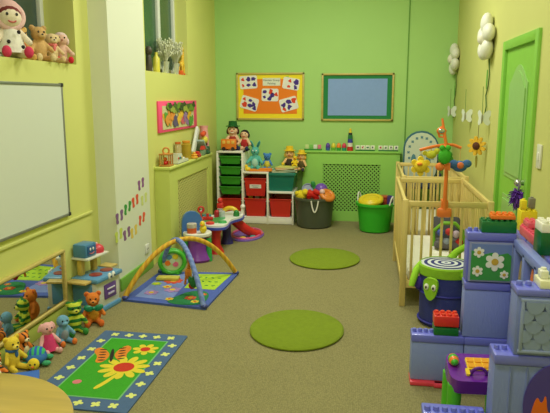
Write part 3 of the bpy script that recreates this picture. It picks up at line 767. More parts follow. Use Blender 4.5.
o = MB().cyl((-.03, .14, ZT), (-.03, .14, ZT + .08), .03).build('spinner_post', stripes((230, 230, 226), (40, 40, 44), 30, 'Z', 0, .5, .4), t)
tt('spinner_top', MB().box(-.03, .14, ZT + .11, .07, .05, .07, bev=.015).ell(-.03, .14, ZT + .17, .03), (210, 48, 44), o)
tt('green_knob', MB().cyl((.16, .12, ZT), (.16, .12, ZT + .035), .035).ell(.16, .12, ZT + .04, .03), (46, 130, 60))
tt('teal_flower', MB().prism(petals(.03, .055, 5), .03, T(-.15, .0, ZT)), (50, 130, 140))

# ---- pop-up hamper
t = thing('pop_up_hamper', 'dark blue mesh pop-up hamper with a spiral lid and lime green face, before the cots', 'hamper', (.575, 4.32, 0))
MB().lathe([(0, .004), (.17, .004), (.175, .02), (.178, .22), (.185, .39), (.175, .39), (.168, .22), (.165, .02), (0, .014)], seg=48).build('mesh_body', mat((52, 60, 142), .8, .15, 60, .3, 200), t)
for z in (.03, .24): MB().torus(0, 0, z, .182, .008, seg=48).build('hoop', mat((46, 46, 150), .6), t)
MB().lathe([(.187, .37), (.193, .375), (.193, .435), (.185, .445), (.18, .445), (.18, .37)], seg=48).build('rim', FAB((140, 190, 40)), t)
MB().lathe([(0, .448), (.1, .446), (.184, .44), (.186, .43), (0, .43)], seg=48).build('spiral_lid', stripes((34, 40, 112), (206, 212, 214), 6.6, 'Z', .25, .5, .8, 'RINGS'), t)
fm = FAB((150, 206, 44))
hd = MB().prism(smoothp([(-.045, .17), (.045, .17), (.055, .11), (.036, .035), (0, .0), (-.036, .035), (-.055, .11)], 3), .022, T(-.115, -.185, .215) @ Matrix.Rotation(-.5, 4, 'Z') @ FACE_BACK).build('face_flap', fm, t)
for sx in (-.026, .026):
    v = Matrix.Rotation(-.5, 4, 'Z') @ Vector((sx, -.025, .105))
    e = MB().ell(-.115 + v.x, -.185 + v.y, .215 + v.z, .017, .012, .024, rot=(0, 0, -.5)).build('eye', plast((238, 238, 226)), t)
    MB().ell(-.115 + v.x - .005, -.185 + v.y - .011, .215 + v.z, .007, .006, .010).build('pupil', plast(BLACK), e)
MB().tube([(-.17, .02, .42), (-.21, -.03, .39), (-.235, -.09, .33), (-.245, -.10, .29)], [.03, .026, .024, .02], 10).build('arm', fm, t)
MB().tube([(.10, -.165, .42), (.125, -.2, .36), (.13, -.205, .28), (.13, -.2, .22)], [.03, .03, .028, .026], 10).build('arm', fm, t)
MB().tube([(.05, .17, .43), (.10, .2, .48), (.15, .18, .52), (.2, .17, .53)], [.03, .026, .024, .02], 10).build('arm', fm, t)
MB().ell(-.19, -.04, .30, .035, .03, .05).build('pocket', mat((70, 50, 160), .8), t)
# ================================================================== BACK WALL
def board(name, label, x0, x1, z0, z1, fw, mframe, mfield, y=YB):
    t = thing(name, label, 'board', ((x0 + x1) / 2, y, (z0 + z1) / 2))
    w = x1 - x0; h = z1 - z0
    f = MB()
    for s in (-1, 1): f.box(0, -.014, s * (h - fw) / 2, w, .028, fw, bev=.004).box(s * (w - fw) / 2, -.014, 0, fw, .028, h, bev=.004)
    f.box(0, -.004, 0, w - .01, .008, h - .01)
    f.build('frame', mframe, t)
    return t, w, h
pine = wood((196, 176, 96), 3, .45, 'X')
PAPER = lambda c: mat(c, .8, .03, 6)
t, w, h = board('display_board', 'display board on the green wall, orange with a yellow border and paintings', -1.765, -.855, 1.318, 1.936, .025, pine, None)
P = FACE_BACK
MB().prism(rect(w - .05, h - .05), .003, P @ T(0, 0, .009)).build('border_paper', PAPER((244, 222, 40)), t)
MB().prism(rect(w - .19, h - .165), .002, P @ T(0, 0, .0125)).build('backing_paper', PAPER((240, 128, 26)), t)
def blob(seed, r):
    rn = random.Random(seed); n = 10
    rs = [r * (.45 + .8 * rn.random()) for k in range(n)]
    return smoothp([(rs[k] * math.cos(2 * PI * k / n), rs[k] * math.sin(2 * PI * k / n)) for k in range(n)], 2)
INK = [(70, 44, 140), (222, 66, 40)]
def painting(cx, cz, pw, ph, a, marks):
    Mp = P @ T(cx, cz, .0150) @ Matrix.Rotation(a, 4, 'Z')
    p = MB().prism(rrect(pw, ph, .025), .003, Mp).build('painting', PAPER((234, 232, 228)), t)
    for i, (mx, mz, r, c) in enumerate(marks):
        MB().prism(blob(i * 7 + int(abs(cx) * 100), r), .001, Mp @ T(mx, mz, .003)).build('paint_print', PAPER(INK[c]), p)
painting(-.29, .185, .235, .17, .06, [(-.075, .04, .03, 1), (.0, .04, .03, 0), (.075, .04, .036, 0), (-.075, -.04, .026, 1), (.0, -.04, .028, 0), (.075, -.04, .036, 0)])
painting(.28, .165, .22, .15, -.16, [(-.02, .035, .03, 1), (.065, .03, .036, 0), (-.02, -.04, .026, 1), (.065, -.04, .036, 0)])
painting(.0, .02, .225, .165, -.02, [(-.075, .04, .03, 0), (-.075, -.03, .03, 0), (.01, .04, .036, 1), (.0, -.045, .036, 0), (.08, .01, .035, 1), (.03, .0, .03, 0)])
painting(-.28, -.09, .235, .17, -.28, [(-.08, .04, .03, 1), (-.06, -.03, .036, 1), (.01, .04, .03, 0), (.06, .0, .04, 0), (.02, -.03, .036, 0), (.08, -.05, .036, 0)])
painting(.25, -.1, .235, .17, .27, [(-.07, .0, .036, 0), (-.07, -.05, .03, 1), (.01, .03, .045, 0), (.0, -.04, .036, 0), (.08, .03, .036, 1)])
MB().prism(smoothp([(-.03, -.07), (.03, -.05), (.035, .03), (.06, .07), (.0, .06), (-.01, .0)], 2), .001, P @ T(.2, .2, .0165)).build('green_hand_print', PAPER((178, 214, 84)), t)
tc_ = MB().prism(rect(.235, .10), .003, P @ T(.02, .19, .0152)).build('title_card', PAPER((226, 230, 214)), t)
def lettering(txt, size, M, m, parent, name='lettering'):
    cu = bpy.data.curves.new('lettering', 'FONT'); cu.body = txt; cu.size = size; cu.extrude = .0006; cu.align_x = 'CENTER'; cu.align_y = 'CENTER'
    tmp = bpy.data.objects.new('lettering', cu); COL.objects.link(tmp)
    bpy.context.view_layer.update()
    me = bpy.data.meshes.new_from_object(tmp.evaluated_get(bpy.context.evaluated_depsgraph_get()))
    bpy.data.objects.remove(tmp); me.transform(M); me.materials.clear(); me.materials.append(m)
    o = bpy.data.objects.new(name, me); COL.objects.link(o); o.parent = parent
    return o
lettering('Number Group', .034, P @ T(.02, .211, .019), PAPER((40, 40, 60)), tc_)
lettering('Painting', .034, P @ T(.02, .169, .019), PAPER((70, 80, 80)), tc_)
t, w, h = board('notice_board', 'empty blue notice board with a green border on the green wall', -.628, .302, 1.312, 1.922, .025, pine, None)
MB().prism(rect(w - .05, h - .05), .003, P @ T(0, 0, .009)).build('border_paper', PAPER((30, 128, 66)), t)
MB().prism(rect(w - .17, h - .14), .002, P @ T(0, 0, .0125)).build('felt', mat((136, 166, 222), .95, .05, 30, .2, 200), t)

# things along the back radiator shelf (top 0.929)
ZS = .9295
def sx_(px): return -.618 + (px - 322) * .01293
st = item('card_tray', 'narrow green tray of small picture cards at the left end of the back radiator shelf', 'tray', MB().tray(.24, .05, .02, .23, .045, .004), plast((60, 140, 60)), (sx_(314), 7.9, ZS))
for i, (c, nm) in enumerate((((200, 216, 150), 'lime'), ((120, 190, 90), 'green'), ((220, 226, 214), 'white'), ((214, 120, 140), 'pink'))):
    o = item('picture_card', '%s card standing in the narrow green tray' % nm, 'picture card', MB().box(0, 0, .035, .045, .012, .07, bev=.002), PAPER(c), (sx_(314) - .082 + .055 * i, 7.9, ZS + .0045), (0, 0, 0), 'cards in the narrow green tray')
for i, (px, c, cb_, nm) in enumerate(((329, (92, 60, 160), (60, 90, 170), 'purple'), (334.6, (214, 206, 60), (110, 180, 60), 'yellow'), (340, (238, 130, 40), (60, 160, 70), 'orange'), (345.4, (206, 50, 84), (40, 150, 120), 'crimson'))):
    t = thing('toy_egg', '%s toy egg standing in a cup on the back radiator shelf' % nm, 'toy egg', (sx_(px), 7.9, ZS), 0, 'toy eggs on the back radiator shelf')
    MB().lathe([(0, 0), (.026, 0), (.031, .04), (.028, .04), (.022, .006), (0, .006)], seg=20).build('cup', plast(cb_), t)
    MB().lathe([(0, .012), (.022, .02), (.031, .045), (.027, .075), (.015, .095), (0, .102)], seg=20).build('egg', plast(c), t)
zz = ZS
for i, (c, r, hh, nm) in enumerate((((196, 44, 40), .04, .055, 'red bottom cup'), ((224, 220, 206), .036, .05, 'white cup, second from the bottom'), ((54, 60, 160), .034, .05, 'blue cup in the middle'), ((34, 120, 70), .032, .05, 'dark green cup, second from the top'), ((34, 36, 44), .026, .03, 'black cup near the top'))):
    item('stacking_cup', '%s of the slim toy tower on the back shelf' % nm, 'stacking cup', MB().lathe([(0, 0), (r, 0), (r * .9, hh), (0, hh)], seg=24), plast(c), (sx_(351.3), 7.9, zz), (0, 0, 0), 'cups of the toy tower'); zz += hh
item('toy_figure', 'tiny yellow figure on top of the slim toy tower', 'toy figure', MB().lathe([(0, 0), (.02, 0), (.012, .03), (0, .03)], seg=14).ell(0, 0, .04, .016), plast((232, 196, 40)), (sx_(351.3), 7.9, zz))
for g, pxs in enumerate(((359, 364, 368.8, 373.8), (381.6, 386.6, 391.8, 397))):
    side = 'left' if g == 0 else 'right'
    item('card_stand', 'dark green strip stand holding the %s set of white cards' % side, 'card stand', MB().box(0, 0, .008, .25, .04, .016, bev=.003), plast((40, 110, 50)), (sx_(sum(pxs) / 4), 7.9, ZS))
    for i, px in enumerate(pxs):
        nm = ('first', 'second', 'third', 'fourth')[i]
        t = thing('number_card', '%s white picture card from the left in the %s strip stand on the back shelf' % (nm, side), 'picture card', (sx_(px), 7.9, ZS + .0165), 0, 'white cards on the back radiator shelf')
        MB().box(0, 0, .028, .054, .01, .056, bev=.002).build('card', PAPER((232, 232, 218)), t)
        MB().prism(blob(i + 11 * g, .015), .001, T(0, -.005, .03) @ FACE_BACK).build('picture', PAPER(((90, 90, 120), (190, 80, 80), (70, 120, 90), (80, 70, 90))[(i + g) % 4]), t)

# toys on the storage frame
def tx(px): return -1.93 + (px - 217) * .01325
t = plush('doll', 'doll with a green hat sitting on the tallest storage column', 'doll', (tx(229.5), 7.74, .94), .05, .34, (236, 196, 160), body=(170, 60, 44), ears='none', hair=(70, 40, 24), hat=(26, 96, 40), smile=(250, 246, 240), nose=(214, 90, 70), feet=(30, 40, 80))
t = thing('toy_bus_sign', 'orange toy bus panel propped in front of the green-hatted doll', 'toy bus', (tx(228.5), 7.55, .94))
MB().box(0, 0, .085, .2, .05, .13, bev=.012).build('body', plast((232, 128, 40)), t)
for k in range(3): MB().box(-.06 + .06 * k, -.027, .11, .04, .006, .04, bev=.002).build('window', plast((236, 190, 90)), t)
for sx in (-.06, .06): MB().cyl((sx, -.035, .025), (sx, .035, .025), .025).build('wheel', plast((50, 40, 40)), t)
plush('doll', 'dark-haired doll in a red top on the right of the tallest storage column', 'doll', (tx(242.0), 7.70, .94), -.05, .27, (236, 196, 160), body=(180, 44, 44), ears='none', hair=(24, 22, 26), smile=(200, 60, 60), nose=None, feet=(40, 50, 90), hands=(236, 196, 160))
plush('soft_rabbit', 'teal long-eared soft rabbit sitting on the middle storage step', 'soft toy', (tx(252.5), 7.70, .68), 0, .33, (92, 182, 170), belly=(170, 214, 196), ears='long', earc=(40, 120, 110), feet=(92, 182, 170), nose=(40, 60, 60), head=.85, eyes=(250, 250, 250))
plush('soft_toy', 'small soft toy with a blue head and yellow body beside the teal rabbit', 'soft toy', (tx(264.0), 7.74, .68), 0, .23, (70, 130, 200), body=(206, 196, 80), ears='round', belly=(230, 210, 60), feet=(90, 150, 190))
item('folded_cloth', 'orange cloth lying along the front of the middle storage step', 'cloth', MB().box(0, 0, .012, .30, .13, .024, bev=.01).box(.06, -.01, .03, .16, .1, .014, bev=.006), FAB((238, 140, 44)), (tx(259.5), 7.575, .681), (0, 0, .05))
item('toy_duck', 'small yellow toy duck at the left edge of the middle storage step', 'toy duck', MB().ell(0, 0, .028, .04, .032, .028).ell(-.02, 0, .062, .022), plast((240, 206, 40)), (tx(247.2) , 7.54, .681))
# books and cloths on the teal box (top .668)
zb = .6685
for i, (c, a, ww, nm) in enumerate((((206, 196, 150), .12, .32, 'cream book at the bottom of the pile'), ((96, 150, 140), -.1, .30, 'grey-green book in the middle of the pile'), ((226, 150, 70), .22, .27, 'orange picture book near the top of the pile'), ((214, 210, 110), -.2, .24, 'yellow-green book topmost of the pile'))):
    t = thing('picture_book', '%s on the teal box' % nm, 'book', (tx(282) + .01 * i, 7.67, zb), a, 'picture books on the teal box')
    MB().box(0, 0, .0075, ww, .2, .011).build('pages', PAPER((230, 226, 206)), t)
    cv = MB(); cv.box(0, 0, .0014, ww + .008, .208, .0025).box(0, 0, .0142, ww + .008, .208, .0025).box(-ww / 2 - .003, 0, .0078, .003, .208, .014)
    cv.build('cover', PAPER(c), t); zb += .0165
plush('doll', 'yellow doll sitting behind the book pile, left one of two on the teal box', 'doll', (tx(285), 7.86, .668), .05, .29, (236, 190, 130), body=(60, 50, 40), ears='none', hair=(238, 206, 60), hat=(240, 200, 40), smile=(170, 50, 40), nose=(220, 120, 80), feet=(232, 200, 40), hands=(240, 206, 50))
plush('doll', 'yellow-hatted doll at the right edge of the teal box', 'doll', (tx(297.6), 7.80, .668), -.2, .25, (236, 190, 130), body=(90, 80, 40), ears='none', hair=(232, 170, 60), hat=(238, 204, 50), smile=(170, 50, 40), nose=(220, 120, 80), feet=(60, 60, 70))
plush('soft_duck', 'small yellow soft duck between the two dolls on the teal box', 'soft toy', (tx(291.5), 7.75, .735), 0, .14, (242, 208, 40), muzzle=(240, 140, 40), ears='none')

# ================================================================== LEFT WALL
t = thing('collage_picture', 'pink-framed collage picture on the left wall above the radiator cover', 'picture', (XL, 6.33, 1.425))
MB().box(.01, 0, 0, .02, 1.32, .31, bev=.004).build('pink_mount', PAPER((246, 84, 130)), t)
MB().prism(rect(1.08, .235, -.02, -.01), .003, T(.0203, 0, 0) @ FACE_LEFT).build('background_sheet', PAPER((208, 204, 150)), t)
rn = random.Random(5); cols = [(226, 176, 40), (236, 190, 60), (222, 150, 60), (150, 120, 170), (96, 84, 120), (90, 160, 60), (210, 100, 110), (232, 150, 60)]
for i in range(30):
    u = -.50 + .95 * ((i * .618) % 1.0)
    MB().prism([(p[0] * 1.1, p[1]) for p in blob(40 + i, .045 + .02 * rn.random())], .0015, T(.0235 + .0003 * i, 0, 0) @ FACE_LEFT @ T(u, -.07 + .085 * rn.random(), 0)).build('collage_piece', PAPER(cols[i % 8]), t)
for i in range(26):
    u = -.40 + .9 * ((i * .618) % 1.0)
    MB().prism([(p[0] * 1.2, p[1] * .62) for p in blob(80 + i, .06)], .0015, T(.034 + .0002 * i, 0, 0) @ FACE_LEFT @ T(u, .062 + .05 * rn.random(), 0)).build('collage_leaf', PAPER(((110, 150, 40), (60, 80, 34), (160, 176, 70), (80, 110, 40))[i % 4]), t)

ZL = .9495
def LX(d): return XL + d
# wooden bead cage
t = thing('bead_cage', 'wooden toy cage with red beads at the near end of the left radiator shelf', 'toy', (LX(.085), 5.66, ZL))
wk = wood((190, 130, 60), 4, .4, 'Z')
MB().box(0, 0, .008, .11, .13, .016, bev=.004).build('base', wk, t)
MB().box(0, 0, .118, .11, .13, .014, bev=.004).build('roof', wk, t)
for sx in (-.045, .045):
    for sy in (-.055, 0, .055): MB().cyl((sx, sy, .016), (sx, sy, .112), .006, seg=10).build('bar', wk, t)
MB().torus(0, 0, .15, .03, .009, rot=(PI / 2, 0, .4)).build('ring_handle', wood((214, 140, 60), 4, .4, 'X'), t)
for (sx, sy, z, c) in ((.0, -.03, .034, RED), (.01, .03, .034, RED), (-.01, 0, .068, ORANGE)): MB().ell(sx, sy, z, .02).build('bead', plast(c), t)
# white stepped toy
t = thing('toy_telephone', 'white wedge-shaped toy with push buttons on the left radiator shelf', 'toy', (LX(.09), 6.0, ZL))
MB().prism([(-.18, 0), (.18, 0), (.18, .03), (.0, .04), (-.04, .1), (-.18, .11)], .12, T(-.06, 0, 0) @ FACE_LEFT).build('body', plast((226, 228, 214)), t)
MB().box(0, 0, -.002 + .004, .126, .37, .008, bev=.003).build('base', plast((50, 52, 56)), t)
for k in range(4):
    MB().cyl((.06, -.155 + .035 * k, .06), (.066, -.155 + .035 * k, .06), .012, seg=14).build('button', plast((RED, GRN, BLUE, YEL)[k]), t)
for k in range(3): MB().box(0, .03 + .045 * k, .04, .07, .03, .012, bev=.004).build('key', plast((240, 240, 234)), t)
def jar(label, y, d, r, hh, glassc, lidc, fill):
    t = thing('toy_jar', label, 'jar', (LX(d), y, ZL), 0, 'jars on the left radiator shelf')
    MB().lathe([(0, 0), (r, 0), (r, hh * .8), (r * .7, hh * .88), (r * .7, hh * .92), (0, hh * .92)], seg=24).build('jar', mat(glassc, .12, .1, 10, trans=.4), t)
    MB().lathe([(0, hh * .9), (r * .8, hh * .9), (r * .8, hh), (0, hh)], seg=24).build('lid', plast(lidc), t)
    MB().lathe([(0, .01), (r * .85, .01), (r * .85, hh * .45), (0, hh * .45)], seg=18).build('filling', plast(fill), t)
jar('slim orange-lidded jar standing behind the white wedge toy', 6.16, .045, .038, .20, (214, 196, 140), (206, 96, 40), (196, 120, 60))
jar('fat round amber jar next to the red bowl on the left radiator shelf', 6.36, .075, .055, .20, (208, 176, 60), (230, 150, 50), (140, 120, 40))
item('toy_dish', 'red dish in front of the amber jar on the left radiator shelf', 'dish', MB().lathe([(0, 0), (.04, 0), (.075, .035), (.07, .035), (.038, .006), (0, .006)], seg=24), plast((190, 40, 40)), (LX(.10), 6.5, ZL))
item('toy_car', 'small red toy car beside the red dish on the left radiator shelf', 'toy car', MB().box(0, 0, .028, .06, .12, .03, bev=.01).box(0, .01, .052, .05, .06, .025, bev=.01).cyl((-.035, -.035, .015), (.035, -.035, .015), .015).cyl((-.035, .035, .015), (.035, .035, .015), .015), plast((204, 52, 40)), (LX(.13), 6.585, ZL))
# baby rocker folded, tilted, with soft toy bar
t = thing('baby_rocker', 'white baby rocker tilted up on the far end of the left radiator shelf', 'baby rocker', (LX(.085), 6.86, ZL))
Mr = T(-.035, -.06, .17) @ Matrix.Rotation(R(-38), 4, 'X')
b = MB().box(0, 0, 0, .035, .09, .36, bev=.015, M=Mr); b.build('padded_side', mat((222, 226, 220), .8, .03), t)
MB().box(.0, .03, .1, .14, .24, .03, bev=.012, rot=(R(-38), 0, 0)).build('seat_cloth', mat((150, 170, 160), .9, .2, 40), t)
MB().tube([(.04, -.12, .012), (.04, .0, .012), (.04, .10, .012), (.04, .13, .05)], .011).build('frame_tube', mat((220, 220, 214), .3, metal=.4), t)
MB().tube([(-.05, -.12, .012), (-.05, .0, .012), (-.05, .10, .012), (-.05, .13, .05)], .011).build('frame_tube', mat((220, 220, 214), .3, metal=.4), t)
for (y, z, c, r) in ((-.0, .24, (220, 90, 50), .03), (.05, .25, (214, 80, 50), .028), (.06, .17, (226, 214, 80), .045), (.10, .12, (90, 40, 60), .028)): MB().ell(.04, y, z, r).build('toy_knob', plushm(c), t)
item('pink_bag', 'pale pink fabric bag standing behind the white baby rocker', 'bag', MB().lathe([(0, 0), (.055, 0), (.065, .1), (.06, .22), (.05, .29), (.06, .33), (0, .33)], seg=24, sx=.9), FAB((236, 168, 160)), (LX(.085), 7.05, ZL))
t = thing('toy_till', 'grey-green toy box with a red roof in front of the white baby rocker', 'toy', (LX(.14), 6.80, ZL))
MB().box(0, 0, .035, .05, .1, .07, bev=.01).build('box', plast((120, 150, 120)), t)
MB().prism([(-.055, .07), (.055, .07), (0, .11)], .05, T(-.025, 0, 0) @ FACE_LEFT).build('roof', plast((190, 60, 44)), t)
item('stacking_ring', 'small yellow and orange ring stack beside the amber jar', 'stacking toy', MB().torus(0, 0, .014, .028, .014).torus(0, 0, .04, .022, .012).ell(0, 0, .06, .016), plast((232, 170, 50)), (LX(.145), 6.42, ZL))
item('toy_train', 'little dark green toy engine at the far end of the left radiator shelf', 'toy train', MB().box(0, 0, .03, .05, .11, .03, bev=.006).cyl((0, -.05, .055), (0, .01, .055), .02).box(0, .035, .065, .045, .04, .05, bev=.005).cyl((-.03, -.03, .014), (.03, -.03, .014), .014).cyl((-.03, .03, .014), (.03, .03, .014), .014), plast((50, 100, 70)), (LX(.14), 6.98, ZL))

# ---- socket, footprints on the pillar
t = thing('wall_socket', 'white wall socket low on the cream pillar', 'socket', (XC, 5.24, .215))
MB().box(.006, 0, 0, .012, .085, .085, bev=.004).build('plate', plast((230, 230, 224)), t)
for sy in (-.018, .018): MB().box(.0125, sy, 0, .002, .006, .012).build('slot', plast(BLACK), t)
foot = smoothp([(-.018, -.07), (.012, -.072), (.020, -.04), (.013, 0), (.026, .035), (.024, .062), (0, .076), (-.022, .06), (-.02, .03), (-.012, -.02), (-.022, -.05)], 2)
FP = ((5.161, .841, (140, 84, 140), 'purple', 'topmost pair', 0), (5.009, .71, (222, 84, 50), 'orange-red', 'upper middle pair', .1), (5.22, .692, (206, 214, 130), 'pale lime', 'pair nearest the pillar edge', 0), (4.832, .679, (60, 150, 60), 'green', 'pair left of the upper orange-red pair', -.25),
      (4.655, .635, (130, 92, 140), 'purple', 'leftmost pair', 0), (5.149, .52, (226, 90, 56), 'orange-red', 'lower pair under the pale lime pair', -.25), (4.623, .484, (196, 210, 90), 'lime', 'bottom left pair', 0), (4.792, .461, (136, 92, 136), 'purple', 'bottom row pair beside the lime pair', .15), (4.949, .445, (226, 196, 90), 'yellow', 'bottom right pair', .05))
for (y, z, c, nm, wh, a) in FP:
    for s in (-1, 1):
        o = MB().prism([(p[0] * (1.3 if s > 0 else -1.3), p[1] * .64) for p in foot], .002).build('paper_footprint', PAPER(c), None)
        Mx = T(XC + .0005, y + s * .045, z + s * .008) @ FACE_LEFT @ Matrix.Rotation(a, 4, 'Z'); o.matrix_world = Mx
        tag(o, '%s paper %s footprint on the pillar, %s' % (nm, 'right' if s > 0 else 'left', wh), 'paper footprint', 'paper footprints on the cream pillar')

# ---- window sill 1: soft toys
ZW = 1.8605; XS = -2.27
t = plush('rag_doll', 'big rag doll in a pink bonnet and white dress on the left window sill', 'doll', (XS, 3.64, ZW), R(48), .34, (236, 222, 196), ears='none', dress=(234, 230, 214), body=(234, 230, 214), nose=None, smile=(200, 80, 90), feet=(216, 60, 96), hair=(120, 44, 44), head=1.08)
hz_ = .74 * .34
MB().ell(0, .035, hz_ + .022, .098, .085, .10).build('bonnet', plushm((226, 180, 178)), t)
MB().torus(0, -.012, hz_ + .012, .082, .018, rot=(PI / 2 - .25, 0, 0)).build('bonnet_frill', plushm((232, 192, 188)), t)
for (x, z) in ((.03, .16), (-.035, .10), (.05, .07)): MB().ell(x, -.082, z, .012, .006, .012).build('dress_spot', mat((40, 36, 40), .9), t)
plush('teddy_bear', 'small tan teddy in a red top behind the legs of the rag doll', 'teddy bear', (XS - .07, 3.86, ZW), R(62), .23, (214, 168, 90), muzzle=(226, 190, 120), body=(196, 44, 36), earc=(226, 190, 110))
plush('teddy_bear', 'light brown teddy bear in the middle of the left window sill', 'teddy bear', (XS - .015, 4.0, ZW), R(56), .255, (206, 166, 104), muzzle=(218, 184, 126), feet=(224, 200, 150), earc=(190, 150, 96), fat=1.1)
t = plush('teddy_bear', 'cream teddy wearing a pink scarf on the left window sill', 'teddy bear', (XS + .01, 4.13, ZW), R(50), .22, (222, 196, 146), muzzle=(230, 210, 170), scarf=(240, 130, 130), ears='flop', feet=(222, 192, 140))
plush('soft_lamb', 'pale pink curly-haired soft toy with red feet on the left window sill', 'soft toy', (XS + .015, 4.255, ZW), R(40), .235, (226, 184, 160), hair=(224, 196, 190), ears='none', feet=(212, 40, 56), hands=(226, 190, 170), nose=(180, 90, 90), fat=.9)

# ---- window sill 2: vases, bottle, giraffe
def vase(label, y, x):
    t = thing('flower_vase', label, 'vase', (x, y, ZW), 0, 'silver vases of dried flowers')
    MB().lathe([(0, 0), (.03, 0), (.036, .05), (.045, .12), (.041, .12), (.03, .01), (0, .01)], seg=24).build('vase', mat((226, 226, 226), .25, .03, 8, metal=.7), t)
    b = MB(); rn = random.Random(int(y * 100))
    for k in range(110):
        a = rn.random() * 2 * PI; rr = .13 * math.sqrt(rn.random()); hh = .20 + .15 * rn.random()
        x1, y1 = rr * math.cos(a) * .6, rr * math.sin(a)
        b.tube([(0, 0, .06), (x1 * .4, y1 * .4, .16), (x1, y1, hh)], [.0015, .002, .004], 5)
        b.ell(x1, y1, hh, .008, .008, .012, seg=6)
    o = b.build('dried_flowers', mat((206, 208, 176), .95, .1, 30), t); o['kind'] = 'stuff'
vase('silver vase of pale dried flowers by the middle of the far left window', 6.14, XL - .06)
vase('silver vase of pale dried flowers at the far side of the far left window', 6.48, XL - .06)
item('yellow_bottle', 'yellow bottle on the far window sill beside the dark ornament', 'bottle', MB().lathe([(0, 0), (.035, 0), (.035, .14), (.015, .17), (.015, .2), (0, .2)], seg=20), plast((214, 204, 70)), (XL - .08, 5.93, ZW))
item('dark_ornament', 'dark figurine at the near end of the far window sill', 'ornament', MB().lathe([(0, 0), (.03, 0), (.035, .05), (.025, .14), (.02, .16), (0, .16)], seg=18).ell(0, 0, .2, .038, .034, .045).ell(.0, .03, .09, .02, .03, .05), mat((70, 62, 50), .5, .2), (XL - .08, 5.72, ZW))
t = thing('toy_giraffe', 'yellow toy giraffe with orange feet at the far end of the far window sill', 'toy giraffe', (XL - .05, 6.66, ZW))
b = MB(); b.ell(0, 0, .12, .035, .05, .04).caps((0, .03, .13), (0, .05, .25), .022, .018).ell(0, .03, .28, .022, .038, .024)
for sx in (-.018, .018):
    for sy in (-.03, .03): b.caps((sx, sy, .1), (sx, sy, .015), .013)
    b.cyl((sx * .5, .05, .29), (sx * .6, .055, .32), .005)
remeshed(b, 'body', stripes((232, 200, 50), (206, 140, 40), 24, 'Z', 8, .7, .6), t, .006, 2)
for sx in (-.018, .018):
    for sy in (-.03, .03): MB().box(sx, sy, .012, .03, .032, .024, bev=.006).build('hoof', plast((226, 90, 40)), t)
item('orange_cube', 'small orange block beside the far silver vase', 'toy block', MB().box(0, 0, .025, .05, .05, .05, bev=.006), plast((234, 104, 40)), (XL - .03, 6.575, ZW))

# ---- soft toys along the mirror
plush('teddy_bear', 'large orange teddy bear with a green bow sitting against the toy kitchen', 'teddy bear', (-1.945, 3.905, .001), R(28), .245, (222, 124, 44), fat=1.2, belly=(214, 150, 40), muzzle=(226, 140, 64), earc=(200, 90, 40), feet=(226, 110, 44))
tb = [o for o in bpy.data.objects if o.get('label', '').startswith('large orange teddy')][0]
MB().ell(-.035, -.075, .135, .035, .016, .024, rot=(0, .4, 0)).ell(.035, -.075, .135, .035, .016, .024, rot=(0, -.4, 0)).ell(0, -.082, .135, .014).build('bow', mat((20, 130, 96), .3), tb)
plush('soft_cat', 'green and yellow striped soft toy lying back beside the orange teddy', 'soft toy', (-1.995, 3.72, .001), R(42), .235, (60, 140, 50), furm=stripes((36, 112, 44), (196, 206, 60), 7, 'Z', 1.5, .5, .95), ears='round', feet=(54, 140, 60), belly=None, muzzle=(206, 206, 80))
plush('soft_monster', 'light blue soft toy with orange feet sitting beside the striped green one', 'soft toy', (-1.985, 3.535, .001), R(52), .205, (112, 164, 196), ears='none', feet=(232, 124, 50), belly=(140, 150, 160), nose=None, muzzle=(120, 172, 206), eyes=(20, 20, 20), head=1.0)
plush('soft_pig', 'pale pink soft toy in a magenta dress by the low mirror', 'soft toy', (-2.01, 3.38, .001), R(55), .215, (238, 178, 178), dress=(214, 60, 116), body=(214, 60, 116), ears='flop', nose=(214, 110, 120), head=.95)
plush('soft_tiger', 'orange and black striped soft cat slumped behind the pink soft toy', 'soft toy', (-2.11, 3.27, .001), R(75), .18, (232, 130, 50), furm=stripes((232, 134, 48), (40, 30, 26), 10, 'X', 3, .78, .95), muzzle=(240, 220, 180), belly=(238, 220, 170))
plush('teddy_bear', 'yellow teddy bear with a dark nose at the near end of the mirror row', 'teddy bear', (-2.085, 3.11, .001), R(66), .22, (234, 204, 60), muzzle=(238, 214, 90), scarf=(60, 110, 170), earc=(220, 180, 50))
t = thing('soft_turtle', 'blue and green soft turtle with a yellow face lying before the yellow teddy', 'soft toy', (-1.985, 3.2, .001), R(20)); t.scale = (.75, .75, .8)
MB().ell(0, 0, .055, .085, .105, .055).build('body', FAB((50, 110, 176)), t)
MB().ell(0, .015, .075, .075, .09, .055).build('shell', stripes((46, 90, 190), (60, 180, 110), 8, 'X', 3, .5, .95), t)
hd = MB().ell(0, -.125, .05, .046, .044, .045).build('head', plushm((240, 210, 50)), t)
for sx in (-1, 1):
    MB().ell(sx * .018, -.165, .062, .007, .005, .008).build('eye', mat(BLACK, .3), hd)
    for sy in (-.06, .07): MB().ell(sx * .085, sy, .025, .038, .026, .02).build('flipper', plushm((70, 170, 120)), t)
MB().ell(0, -.17, .043, .012, .01, .008).build('beak', plushm((236, 120, 50)), hd)
plush('soft_tiger', 'orange striped soft tiger leaning in the corner of the photo beside the yellow teddy', 'soft toy', (-2.08, 2.93, .001), R(70), .18, (236, 126, 48), furm=stripes((236, 128, 46), (44, 32, 26), 9, 'Z', 3, .8, .95), muzzle=(240, 224, 190), belly=(240, 226, 196))
t = thing('picture_book', 'blue and white book lying on the carpet in front of the yellow teddy', 'book', (-1.95, 2.99, .001), .5)
MB().box(0, 0, .009, .17, .13, .013).build('pages', PAPER((226, 226, 216)), t)
MB().box(0, 0, .0018, .176, .136, .003).box(0, 0, .0165, .176, .136, .003).box(-.087, 0, .009, .003, .136, .015).build('cover', PAPER((60, 110, 200)), t)
